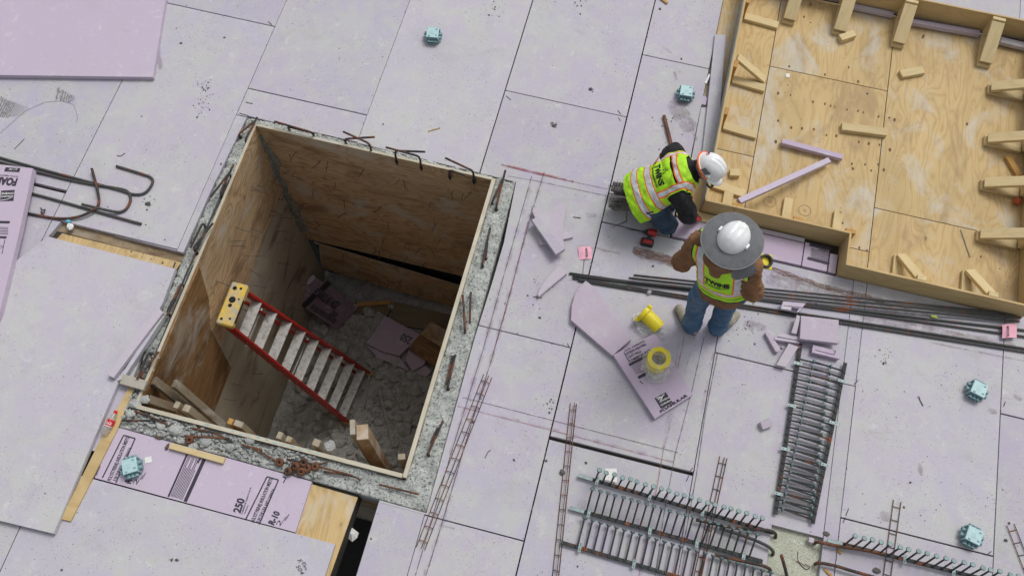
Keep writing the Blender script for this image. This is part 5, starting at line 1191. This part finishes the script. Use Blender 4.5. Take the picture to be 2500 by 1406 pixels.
def wrinkle(amp, f, seed=0.0):
    "soft folds plus sharp creases pressed into the cloth"
    def fn(X, Y, Z):
        w = np.sin(X * f * .7 + 2.1 * np.sin(Y * f * .43 + seed) + seed) * np.sin(Z * f + 1.7 * np.sin(X * f * .5 + 1.3 + seed) + 1.1 * np.sin(Y * f * .6))
        w2 = np.sin(Y * f * 1.7 + 1.9 * np.sin(Z * f * .8 + seed)) * np.sin(X * f * 1.3 + Z * f * .9 + seed)
        ph = Z * f * .55 + X * f * .30 + 1.8 * np.sin(X * f * .33 + seed) + 1.5 * np.sin(Y * f * .37 + 2 * seed)
        cr = (1 - np.abs(np.sin(ph))) ** 6 * (.5 + .5 * np.sin(Y * f * .5 + X * f * .4 + seed))
        return amp * (w + .6 * w2 + 2.2 * cr)
    return fn

SKIN = m_plain('skin', (.48, .27, .19), .55, var=.06)
LIME = m_plain('hi_vis_lime', (.43, .80, .018), .75, var=.14, scale=12, dirt=(.30, .52, .04), dirt_amt=.36, bump=.3)
SILV = m_plain('reflective_silver', (.60, .63, .64), .36, .15, .18, 22)
ORNG = m_plain('trim_orange', (.85, .17, .035), .7, var=.06)
BIND = m_plain('vest_binding_black', (.012, .016, .014), .8)
BRWN = m_plain('jacket_brown_duck', (.185, .088, .036), .92, var=.22, scale=13, dirt=(.24, .13, .065), dirt_amt=.42, bump=.5)
JEAN = m_plain('denim_blue', (.050, .115, .205), .9, var=.30, scale=13, dirt=(.13, .19, .25), dirt_amt=.42, bump=.4)
JEAND = m_plain('denim_dark', (.030, .062, .105), .9, var=.30, scale=13, dirt=(.07, .10, .13), dirt_amt=.4, bump=.4)
HOOD = m_plain('hoodie_black', (.016, .016, .018), .9, var=.3, scale=20, bump=.4)
SHOE = m_plain('work_shoe_tan', (.36, .33, .25), .85, var=.2, scale=30, dirt=(.20, .19, .16), dirt_amt=.45)
SOLE = m_plain('shoe_sole', (.17, .165, .15), .9, var=.2)
BOOT = m_plain('boot_dusty_black', (.06, .058, .055), .85, var=.3, scale=26, dirt=(.17, .16, .145), dirt_amt=.5)
HELM = m_plain('helmet_white', (.80, .82, .82), .36, var=.03, scale=14, dirt=(.60, .60, .57), dirt_amt=.33)
GREYC = m_plain('sunshade_grey', (.135, .14, .148), .9, var=.14, scale=12, dirt=(.10, .10, .105), dirt_amt=.42, bump=.4)
GLOVE = m_plain('glove_red', (.36, .022, .025), .8, var=.2, scale=40)

def hand(s, W_, d, pn, t, curl=(.35, .45, .3), k=.008, sc=1.0):
    "palm, four unequal jointed fingers and a thumb that leaves the side of the palm"
    W_ = Vector(W_); d = Vector(d).normalized(); pn = Vector(pn); pn = (pn - d * pn.dot(d)).normalized(); t = Vector(t); t = (t - d * t.dot(d) - pn * t.dot(pn)).normalized()
    for i, ls in enumerate((.95, 1.05, .98, .78)):
        o = (.030 - .020 * i) * sc; K_ = W_ + d * (.088 - .006 * abs(i - 1)) * sc + t * o
        s.cone(W_ + t * o * .6, K_, .0135 * sc, .0115 * sc, .014)
        dr = d + t * (.10 - .07 * i); dr.normalize(); p = K_; ang = 0
        for j, (L_, c) in enumerate(zip((.043, .027, .021), curl)):
            ang += c; dd = dr * math.cos(ang) + pn * math.sin(ang); q_ = p + dd * L_ * ls * sc; s.cone(p, q_, (.0100 - .001 * j) * sc, (.0092 - .001 * j) * sc, k * .6); p = q_
    p = W_ + d * .022 * sc + t * .024 * sc
    for L_, dr, r in ((.045, t * .8 + d * .6 + pn * .35, .0125), (.032, t * .45 + d * .85 + pn * .45, .0105), (.024, t * .2 + d * .9 + pn * .5, .0095)):
        q_ = p + dr.normalized() * L_ * sc; s.cone(p, q_, r * sc, r * .92 * sc, k); p = q_
def head_sdf(s, c, up, fw, k=.02):
    "skull, jaw, nose, ears, eye hollows; c = centre of the skull"
    up = Vector(up).normalized(); fw = Vector(fw); fw = (fw - up * fw.dot(up)).normalized(); rt = fw.cross(up); c = Vector(c)
    s.cone(c - fw * .02, c + fw * .02 + up * .01, .083, .080, k); s.cone(c - up * .05 + fw * .03, c - up * .095 + fw * .055, .062, .036, .03)
    s.cone(c - up * .015 + fw * .095, c - up * .045 + fw * .112, .009, .015, .012)
    for e in (-1, 1):
        s.cone(c - up * .005 + rt * e * .082 - fw * .005, c - up * .045 + rt * e * .080, .014, .010, .008, rt, .55); s.ball(c - up * .012 + fw * .078 + rt * e * .032, .013, .008); s.ball(c + up * .010 + fw * .085 + rt * e * .032, .010, .012)
    s.cone(c - up * .078 + fw * .090 - rt * .018, c - up * .078 + fw * .090 + rt * .018, .007, .007, .008)
def vest_build(parent, torso, frame, planes_l, planes_s, cls, h=.008, off=.010):
    vs, fs = torso.mesh(h, off); o, r, s, n = frame
    bm = bmesh.new(); me = sdf_mesh('vest', vs, fs, (0, 0, 0)); bm.from_mesh(me); bpy.data.meshes.remove(me)
    for a, dirv in [(x, r) for x in planes_l] + [(x, s) for x in planes_s]:
        bmesh.ops.bisect_plane(bm, geom=bm.verts[:] + bm.edges[:] + bm.faces[:], plane_co=o + dirv * a, plane_no=dirv, dist=1e-5)
    parts = {}
    for f in bm.faces:
        c = f.calc_center_median() - o; k = cls(c.dot(r), c.dot(s), c.dot(n))
        if k: parts.setdefault(k, []).append(f)
    out = {}; L0 = wloc(parent); par = parent
    for k, mat in (('vest', LIME), ('reflective_stripe', SILV), ('trim', ORNG), ('binding', BIND)):
        if k not in parts: continue
        b2 = bmesh.new(); mp = {}
        for f in parts[k]:
            for v in f.verts:
                if v not in mp: mp[v] = b2.verts.new(v.co)
            b2.faces.new([mp[v] for v in f.verts])
        b2.normal_update(); full = b2.copy()
        bmesh.ops.solidify(b2, geom=b2.faces[:], thickness=.005)
        me = bpy.data.meshes.new(k)
        for v in b2.verts: v.co -= L0
        b2.to_mesh(me); b2.free(); full.free(); me.materials.append(mat); me.polygons.foreach_set('use_smooth', [True] * len(me.polygons))
        ob = bpy.data.objects.new(k, me); COL.objects.link(ob); ob.parent = par; out[k] = ob
        if k == 'vest': par = ob
    allm = BVHTree.FromBMesh(bm); bm.free(); return out, allm
def text_proj(bvh, txt, o, dx, dy, h, n, bold=.05, shear=0.0, off=.004, arch=0.0):
    "print letters on a surface: o start of the baseline, dx width vector, dy up, n outward"
    vs, fs = text_pts(txt, bold, shear); mb = MB(); L = dx.length; d = dx / L; u = dy.normalized(); pts = []
    for v in vs:
        p = o + d * v.x * L + u * (v.y * h + arch * math.sin(v.x * math.pi)) + n * .4
        hit = bvh.ray_cast(p, -n); pts.append(hit[0] + n * off if hit[0] else p - n * .4)
    return mb.add(pts, fs)
def helmet(parent, c, up, fw, sticker=False, mat=HELM):
    "hard hat: dome with three ridges, short peak at the front, rim all round"
    up = Vector(up).normalized(); fw = Vector(fw); fw = (fw - up * fw.dot(up)).normalized(); rt = fw.cross(up); c = Vector(c)
    rx, ry, rz = .112, .138, .128; N, M2 = 40, 14; mb = MB(); vs = []
    for j in range(M2 + 1):
        th = j / M2 * math.pi / 2
        for i in range(N):
            a = 2 * math.pi * i / N; ca, sa = math.cos(a), math.sin(a)
            rr = math.cos(th) ** .82; x, y, z = rx * ca * rr, ry * sa * rr, rz * math.sin(th) ** .95
            dome = .0
            for rx0 in (-.034, 0, .034): dome += .0095 * math.exp(-((x - rx0) / .008) ** 2) * max(0, min(1, (z - .045) / .04)) * (1 if y > -.10 else .3)
            vs.append(c + rt * x + fw * y + up * (z + dome))
    fs = [(j * N + i, j * N + (i + 1) % N, (j + 1) * N + (i + 1) % N, (j + 1) * N + i) for j in range(M2) for i in range(N)]; mb.add(vs, fs)
    sh = put('helmet', mb, mat, parent, smooth=True)
    mb = MB(); vs = []
    for lay, (ex, dz) in enumerate(((0, .004), (.018, -.006), (.018, -.010), (-.004, -.004))):
        for i in range(N):
            a = 2 * math.pi * i / N; ca, sa = math.cos(a), math.sin(a); peak = max(0, sa) ** 3 * .045 if lay in (1, 2) else 0
            vs.append(c + rt * (rx + ex) * ca + fw * ((ry + ex) * sa + peak) + up * (dz - peak * .25))
    mb.add(vs, [(l * N + i, ((l + 1) % 4) * N + i, ((l + 1) % 4) * N + (i + 1) % N, l * N + (i + 1) % N) for l in range(4) for i in range(N)]); put('brim', mb, mat, sh, smooth=True)
    for e in (-1, 1):
        put('accessory_slot', MB().obox(c + rt * e * (rx + .004) + up * .018, fw * .022, rt * .007, up * .016, .004), mat, sh)
    return sh, (c, rt, fw, up)

# ---------------- standing worker
B0 = V(4.72, -1.94, 0); yaw = R_(-10.6); rg = V(math.cos(yaw), math.sin(yaw), 0); fd = V(-math.sin(yaw), math.cos(yaw), 0)
def L2(l, f, z): return B0 + rg * l + fd * f + V(0, 0, z)
pel, wai, che, nek, hed = L2(0, 0, .93), L2(-.045, 0, 1.1), L2(-.112, -.005, 1.32), L2(-.112, .01, 1.46), L2(-.112, .035, 1.60)
shL, shR, elL, elR, wrL, wrR = L2(-.315, 0, 1.39), L2(.088, -.01, 1.39), L2(-.375, -.06, 1.12), L2(.205, -.06, 1.11), L2(-.235, .19, 1.06), L2(.140, .17, 1.07)
hipL, hipR = L2(-.10, 0, .90), L2(.10, 0, .90); knL, knR = V(4.60, -1.90, .47), V(4.83, -1.885, .47); anL, anR = V(4.625, -1.985, .09), V(4.853, -1.945, .09)
toL, toR = V(4.50, -1.85, .04), V(5.00, -1.785, .04); heL, heR = V(4.655, -2.02, .045), V(4.855, -1.975, .045)
body = SDF(); body.chain([pel, wai, che], [.13, .115, .14], .04, fd, .7); body.chain([che + V(0, 0, .04), nek], [.10, .055], .04); body.cone(nek, hed, .055, .06, .02)
head_sdf(body, hed + V(0, 0, .03), V(0, 0, 1) + fd * .25, fd - V(0, 0, .3))
for sh_, e_, w_ in ((shL, elL, wrL), (shR, elR, wrR)): body.chain([lerp(che, sh_, .5), sh_, e_, w_], [.07, .06, .045, .028], .03)
hand(body, wrL, L2(-.17, .32, 1.03) - wrL, V(0, 0, -1) + rg * .5, rg + V(0, 0, .6), (.4, .6, .4)); hand(body, wrR, L2(.20, .28, 1.04) - wrR, V(0, 0, -1) - rg * .2, -rg, (.5, .7, .5))
for h_, k_, a_, t_2, e2 in ((hipL, knL, anL, toL, heL), (hipR, knR, anR, toR, heR)): body.chain([lerp(pel, h_, .6), h_, k_, a_], [.09, .085, .058, .04], .03); body.cone(a_ - V(0, 0, .03), t_2, .035, .028, .02)
person1 = sdf_part('person', body, .009, SKIN, None)
setp(person1, 'person standing in brown jacket, lime vest and white helmet with round grey sunshade', 'person', 'workers in lime safety vests')
j = SDF(); j.chain([pel - V(0, 0, .16), pel, wai, che], [.195, .198, .188, .195], .05, fd, .72); j.cone(che, nek - V(0, 0, .04), .165, .09, .05, fd, .75)
for sh_, e_, w_ in ((shL, elL, wrL), (shR, elR, wrR)): j.chain([lerp(che + V(0, 0, .05), sh_, .4), sh_, e_, w_], [.102, .084, .070, .054], .045)
wk1, wk2 = wrinkle(.0055, 38, 1.0), wrinkle(.0038, 85, 2.5)
j.disp = lambda X, Y, Z: wk1(X, Y, Z) + wk2(X, Y, Z); j.plane(pel - V(0, 0, .165), (0, 0, -1))
jk = sdf_part('jacket', j, .009, BRWN, person1)
hd = SDF(); hd.cone(L2(-.18, -.075, 1.455), L2(-.05, -.075, 1.455), .07, .07, .05); hd.cone(L2(-.125, -.105, 1.44), L2(-.122, -.15, 1.315), .120, .040, .05, fd, .6); hd.disp = wrinkle(.006, 34, 2.0)
sdf_part('hood', hd, .009, BRWN, person1)
p = SDF(); 
for h_, k_, a_ in ((hipL, knL, anL), (hipR, knR, anR)): p.chain([lerp(pel, h_, .7), h_, k_, a_ + V(0, 0, .03)], [.115, .108, .088, .078], .03); p.cone(a_ + V(0, 0, .05), a_ - V(0, 0, .03), .082, .088, .02)
def jd(X, Y, Z): return .0045 * np.sin(Z * 62 + 3 * np.sin(X * 22) + 2.2 * np.sin(Y * 25)) * (1.1 - np.clip(Z / .75, 0, .8)) + wrinkle(.003, 34, 4)(X, Y, Z)
p.disp = jd; p.plane((0, 0, .045), (0, 0, -1)); sdf_part('jeans', p, .009, JEAN, person1)
for a_, t_2, e2 in ((anL, toL, heL), (anR, toR, heR)):
    s_ = SDF(); s_.cone(e2 + V(0, 0, .01), lerp(e2, t_2, .6) + V(0, 0, .012), .043, .048, .02); s_.cone(lerp(e2, t_2, .6) + V(0, 0, .01), t_2, .048, .036, .02); s_.cone(a_, e2 + V(0, 0, .03), .045, .045, .02); s_.plane((0, 0, .016), (0, 0, -1))
    so_ = sdf_part('shoe', s_, .007, SHOE, person1); d_ = (t_2 - e2); d_.z = 0; L_ = d_.length; d_.normalize(); sd2 = V(-d_.y, d_.x, 0); e0 = V(e2.x, e2.y, 0)
    pl = [(e0 - d_ * .045 + d_ * (L_ + .085) * (.5 - .5 * math.cos(a)) + sd2 * math.sin(a) * (.042 + .012 * (.5 - .5 * math.cos(a)))).xy for a in [2 * math.pi * q / 22 for q in range(22)]]
    put('sole', MB().prism(pl, .001, .021, .004), SOLE, so_)
spn = (nek - pel).normalized(); rg2 = (rg - spn * rg.dot(spn)).normalized(); nrm_ = -(rg2.cross(spn)); nrm_ = nrm_ if nrm_.dot(-fd) > 0 else -nrm_
t1 = SDF(); t1.chain([pel - V(0, 0, .12), pel, wai, che], [.20, .198, .188, .195], .05, fd, .72); t1.cone(che, nek - V(0, 0, .04), .165, .10, .05, fd, .75)
for sh_ in (shL, shR): t1.cone(lerp(che + V(0, 0, .05), sh_, .4), lerp(che + V(0, 0, .05), sh_, .95), .112, .104, .05)
t1.disp = wrinkle(.0042, 38, 1.0)
def cls1(l, s, n):
    l += .012; a = abs(l)
    if s < .0 or s > .60: return None
    if s > .17 and a > .222: return None
    if s < .013 or (s > .17 and a > .212): return 'binding'
    if .045 < s < .053: return 'binding'
    if s > .17 and a > .190: return 'vest'
    if .085 < s < .135: return 'trim' if (s < .095 or s > .125) else 'reflective_stripe'
    if s >= .135 and .108 < a < .190: return 'trim' if (a < .120 or a > .178) else 'reflective_stripe'
    return 'vest'
fr1 = (pel, rg2, spn, nrm_)
vo, vb = vest_build(person1, t1, fr1, [x * e - .012 for x in (.108, .120, .178, .190, .212, .222) for e in (-1, 1)], [.0, .013, .045, .053, .085, .095, .125, .135, .17, .60], cls1, off=.012)
tt = text_proj(vb, 'TWINS', pel + spn * .232 - rg2 * .120, rg2 * .200, spn, .054, nrm_, .06)
put('print', tt, BIND, vo['vest']); put('print', text_proj(vb, 'ENGINEERING', pel + spn * .196 - rg2 * .115, rg2 * .190, spn, .018, nrm_, .03), BIND, vo['vest'])
hc = L2(-.108, .008, 1.625); hup = V(0, 0, 1) + fd * .10; hm, fr_ = helmet(person1, hc, hup, fd + rg * .25)
# sunshade: a wide stiff fabric ring clipped round the helmet, with a neck cape at the back right
c_, rt_, fw_, up_ = fr_; mb = MB(); N = 56; prof = ((.108, .012), (.125, .006), (.17, -.004), (.218, -.016), (.222, -.020), (.217, -.023), (.17, -.010), (.125, .000), (.106, .006)); vs = []
for rr_, zz in prof:
    for i in range(N):
        a = 2 * math.pi * i / N; k2 = 1.0 if rr_ > .13 else 1.0; fx = rr_ + (.012 if rr_ > .13 else 0); wv = .005 * math.sin(a * 3 + 1) * (rr_ / .22) ** 2
        vs.append(c_ + rt_ * rr_ * math.cos(a) + fw_ * ((rr_ + .022) * math.sin(a)) + up_ * (zz + wv))
M3 = len(prof); mb.add(vs, [(j * N + i, j * N + (i + 1) % N, ((j + 1) % M3) * N + (i + 1) % N, ((j + 1) % M3) * N + i) for j in range(M3) for i in range(N)]); ss_ = put('sunshade', mb, GREYC, person1, smooth=True)
put('sunshade_hem', MB().tube([c_ + rt_ * .221 * math.cos(2 * math.pi * i / 48) + fw_ * .243 * math.sin(2 * math.pi * i / 48) + up_ * (-.019 + .005 * math.sin(2 * math.pi * i / 48 * 3 + 1)) for i in range(49)], .0045, 6, False), m_plain('sunshade_edge', (.20, .205, .21), .8), ss_, smooth=True)
mb = MB(); vs = []; n1, n2 = 18, 10
for lay in (0, .006):
    for j_ in range(n2 + 1):
        for i in range(n1 + 1):
            a = lerp(-.98, -.22, i / n1); f_ = j_ / n2; rr_ = lerp(.208, .268, f_ ** .8) + .004 * math.sin(i * .5) * f_ - lay
            vs.append(c_ + rt_ * (rr_ * math.cos(a)) + fw_ * (rr_ * math.sin(a)) + up_ * (-.015) - V(0, 0, .13 * f_ * math.sin(math.pi * (.12 + .76 * i / n1)) ** .6))
g_ = [(j_ * (n1 + 1) + i, j_ * (n1 + 1) + i + 1, (j_ + 1) * (n1 + 1) + i + 1, (j_ + 1) * (n1 + 1) + i) for j_ in range(n2) for i in range(n1)]; K2 = (n1 + 1) * (n2 + 1)
mb.add(vs, g_ + [tuple(K2 + q for q in f[::-1]) for f in g_]); put('neck_cape', mb, GREYC, ss_, smooth=True)
# what he holds
t = thing('pipe_sleeve', 'small yellow sleeve with a black ring, held by the standing worker', 'pipe sleeve', L2(.205, .235, 1.0), 'yellow pipe sleeves')
c = L2(.215, .25, 1.065); ax_ = (V(0, 0, 1) - fd * .15 + rg * .25).normalized(); u_ = (rg - ax_ * rg.dot(ax_)).normalized(); w2 = ax_.cross(u_)
put('flange', MB().obox(c - ax_ * .02, (u_ + w2 * .35).normalized() * .060, (w2 - u_ * .35).normalized() * .060, ax_ * .006, .004), YEL, t)
put('barrel', MB().lathe(c - ax_ * .09, ax_, [(.044, 0), (.044, .07), (.038, .07), (.038, 0)], 22, False), YEL, t)
put('rubber_ring', MB().lathe(c, ax_, [(.034, -.014), (.050, -.016), (.056, -.006), (.056, .008), (.050, .016), (.038, .014), (.034, .004), (.034, -.014)], 26, False), BLK, t, smooth=True)

# ---------------- kneeling worker
pel, nek = V(3.985, -.985, .40), V(4.345, -.835, .685); hed = V(4.42, -.835, .735)
shL, shR, elL, elR, wrL, wrR = V(4.145, -.665, .585), V(4.255, -1.035, .575), V(4.12, -.545, .34), V(4.385, -1.085, .345), V(4.29, -.70, .11), V(4.445, -1.005, .115)
spn = (nek - pel).normalized(); rg = (shR - shL).normalized(); rg = (rg - spn * rg.dot(spn)).normalized(); nb = rg.cross(spn); nb = nb if nb.z > 0 else -nb
hipL, hipR = pel - rg * .10, pel + rg * .10; knL, knR = V(4.22, -.86, .085), V(4.255, -1.095, .085); anL, anR = V(3.955, -.865, .11), V(3.965, -1.005, .11)
che = lerp(pel, nek, .66) + nb * .035; wai = lerp(pel, nek, .33) + nb * .02
body = SDF(); body.chain([pel, wai, che], [.13, .115, .13], .04, nb, .7); body.chain([che, nek], [.11, .055], .04); body.cone(nek, hed, .055, .055, .02)
hup, hfw = V(.62, .02, .78).normalized(), V(.72, -.22, -.62)
head_sdf(body, hed + hup * .02, hup, hfw)
for sh_, e_, w_ in ((shL, elL, wrL), (shR, elR, wrR)): body.chain([lerp(che, sh_, .5), sh_, e_, w_], [.07, .06, .045, .028], .03)
for h_, k_, a_ in ((hipL, knL, anL), (hipR, knR, anR)): body.chain([lerp(pel, h_, .6), h_, k_, a_], [.09, .09, .055, .04], .03); body.cone(a_, a_ + V(-.17, 0, -.045), .035, .03, .02)
person2 = sdf_part('person', body, .010, SKIN, None)
setp(person2, 'person kneeling in black hoodie, lime vest and white helmet, reaching to formwork edge', 'person', 'workers in lime safety vests')
for w_, d_, t_2 in ((wrR, V(.03, .045, -.030), V(.3, .9, .2)), (wrL, V(.06, -.04, -.03), V(.2, -.9, .3))):
    g2 = SDF(); g2.cone(w_ - d_.normalized() * .035, w_ + d_.normalized() * .01, .036, .034, .012); hand(g2, w_, d_ , V(.1, .1, -1), t_2, (.25, .45, .35), .007, 1.16); g2.plane((0, 0, .003), (0, 0, -1))
    gl = sdf_part('glove', g2, .0055, GLOVE, person2)
j = SDF(); j.chain([pel, wai, che], [.165, .165, .175], .05, nb, .75); j.cone(che, nek, .15, .085, .04, nb, .8)
for sh_, e_, w_ in ((shL, elL, wrL), (shR, elR, wrR)): j.chain([lerp(che, sh_, .5), sh_, e_, lerp(e_, w_, .84)], [.10, .092, .078, .050], .04)
wk3, wk4 = wrinkle(.006, 36, 3.0), wrinkle(.0035, 80, 1.0); j.disp = lambda X, Y, Z: wk3(X, Y, Z) + wk4(X, Y, Z); sdf_part('hoodie', j, .009, HOOD, person2)
p = SDF()
for h_, k_, a_ in ((hipL, knL, anL), (hipR, knR, anR)): p.chain([lerp(pel, h_, .7), h_, k_, a_ + V(.03, 0, .02)], [.125, .12, .083, .072], .03)
def jd2(X, Y, Z): return .005 * np.sin(X * 55 + 3 * np.sin(Z * 22) + 2.2 * np.sin(Y * 25)) + wrinkle(.003, 34, 4)(X, Y, Z)
p.disp = jd2; p.plane((0, 0, .006), (0, 0, -1)); sdf_part('jeans', p, .009, JEAND, person2)
for a_, e in ((anL, 1), (anR, -1)):
    s_ = SDF(); he_, to_ = a_ + V(-.045, 0, .03), a_ + V(-.215, .012 * e, -.03); s_.cone(he_, to_, .056, .052, .03, V(0, 1, 0), .85); s_.cone(a_ + V(.06, 0, .0), a_, .058, .05, .03); s_.plane((0, 0, .003), (0, 0, -1))
    bo = sdf_part('boot', s_, .007, BOOT, person2)
    d_ = (to_ - he_).normalized(); sn = V(-.25, 0, 1); sn = (sn - d_ * sn.dot(d_)).normalized(); sd2 = d_.cross(sn); m0 = lerp(he_, to_, .5) + sn * .052
    put('sole', MB().obox(m0, d_ * .140, sd2 * .050, sn * .010, .006), BOOT, bo); mb = MB()
    for q in range(9):
        for e3 in (-1, 1): mb.obox(m0 + d_ * (-.118 + q * .029) + sd2 * e3 * .025 + sn * .013, (d_ * .5 + sd2 * e3).normalized() * .023, (sd2 * -.5 * e3 + d_).normalized() * .0065, sn * .007)
    tr = put('tread_lugs', mb, BOOT, bo, kind='stuff')
t1 = SDF(); t1.chain([pel - spn * .10 - nb * .03, pel, wai, che], [.228, .205, .176, .182], .05, nb, .82); t1.cone(che, nek, .155, .10, .04, nb, .8)
for sh_ in (shL, shR): t1.cone(lerp(che, sh_, .4), lerp(che, sh_, .85), .103, .098, .05)
wk5, wk6 = wrinkle(.006, 34, 5.0), wrinkle(.0025, 70, 3.0); t1.disp = lambda X, Y, Z: wk5(X, Y, Z) + wk6(X, Y, Z)
def cls2(l, s, n):
    a = abs(l)
    if s < -.135 or s > .47 or (n < -.17 and s < -.02): return None
    if s > .20 and a > .192: return None
    if s > .20 and a > .183: return 'vest'
    for b0 in (-.055, .075):
        if b0 < s < b0 + .072: return 'trim' if (s < b0 + .011 or s > b0 + .061) else 'reflective_stripe'
    if .135 < a < .183 and s >= .147: return 'trim' if (a < .145 or a > .174) else 'reflective_stripe'
    if .352 < s < .402: return 'trim' if (s < .364 or s > .390) else 'reflective_stripe'
    if .335 < s <= .352: return None
    return 'vest'
fr2 = (pel, rg, spn, nb)
vo, vb = vest_build(person2, t1, fr2, [x * e for x in (.135, .145, .174, .183, .192) for e in (-1, 1)], [-.135, -.055, -.044, .006, .017, .075, .086, .136, .147, .20, .335, .352, .364, .390, .402, .47], cls2, off=.011)
put('print', text_proj(vb, 'TWINS', pel + spn * .195 - rg * .105, rg * .21, spn, .050, nb, .05), BIND, vo['vest']); put('print', text_proj(vb, 'ENGINEERING', pel + spn * .163 - rg * .10, rg * .20, spn, .017, nb, .03), BIND, vo['vest'])
mb = MB()
for (x, y, a) in ((-.012, .275, .6), (.012, .283, -.5), (.0, .300, 1.2), (.016, .265, .2), (-.016, .292, 2.0)):
    q = pel + spn * y + rg * x; hit = vb.ray_cast(q + nb * .4, -nb); q = hit[0] + nb * .004; mb.obox(q, (rg * math.cos(a) + spn * math.sin(a)) * .009, (spn * math.cos(a) - rg * math.sin(a)) * .0035, nb * .0004)
put('emblem', mb, BIND, vo['vest'], kind='stuff')
hm, fr_ = helmet(person2, hed + hup * .045, hup, hfw)
c_, rt_, fw_, up_ = fr_
put('helmet_band', MB().tube([c_ - up_ * .006 + rt_ * .124 * math.cos(a) + fw_ * .150 * math.sin(a) for a in [lerp(math.pi * .95, math.pi * 2.05, q / 24) for q in range(25)]], .008, 6), ORNG, hm, smooth=True)
fl = c_ - fw_ * .118 + up_ * .062 - rt_ * .02; fn = (-fw_ * .75 + up_ * .55).normalized(); fr3 = rt_; fu = fn.cross(fr3)
stk = put('flag_sticker', MB().obox(fl + fn * .006, fr3 * .021, fu * .013, fn * .0008), m_plain('flag_white', (.7, .68, .66), .5), hm)
mb = MB()
for q in range(4): mb.obox(fl + fn * .0075 + fu * (-.0105 + q * .007), fr3 * .021, fu * .0018, fn * .0005)
put('flag_stripes', mb, COLA, stk); put('flag_canton', MB().obox(fl + fn * .0085 + fr3 * -.011 + fu * .006, fr3 * .010, fu * .007, fn * .0005), m_plain('flag_blue', (.03, .05, .18), .5), stk)
put('side_visor', MB().obox(c_ + rt_ * .112 - fw_ * .05 + up_ * .035, fw_ * .040, rt_ * .004, up_ * .028, .004), m_plain('visor_grey', (.12, .14, .15), .35), hm)
put('ear_cup', MB().tube([c_ + rt_ * .13 + fw_ * .06 - up_ * .03, c_ + rt_ * .115 + fw_ * .13 - up_ * .05, c_ + fw_ * .165 - up_ * .06, c_ - rt_ * .10 + fw_ * .13 - up_ * .05], .010, 8, smooth_it=2), BLK, hm, smooth=True)
put('belt_pouch', MB().obox(V(3.985, -1.175, .30), V(.055, -.02, -.01), V(.005, .02, .02), V(0, -.015, .035), .01), BLK, person2)
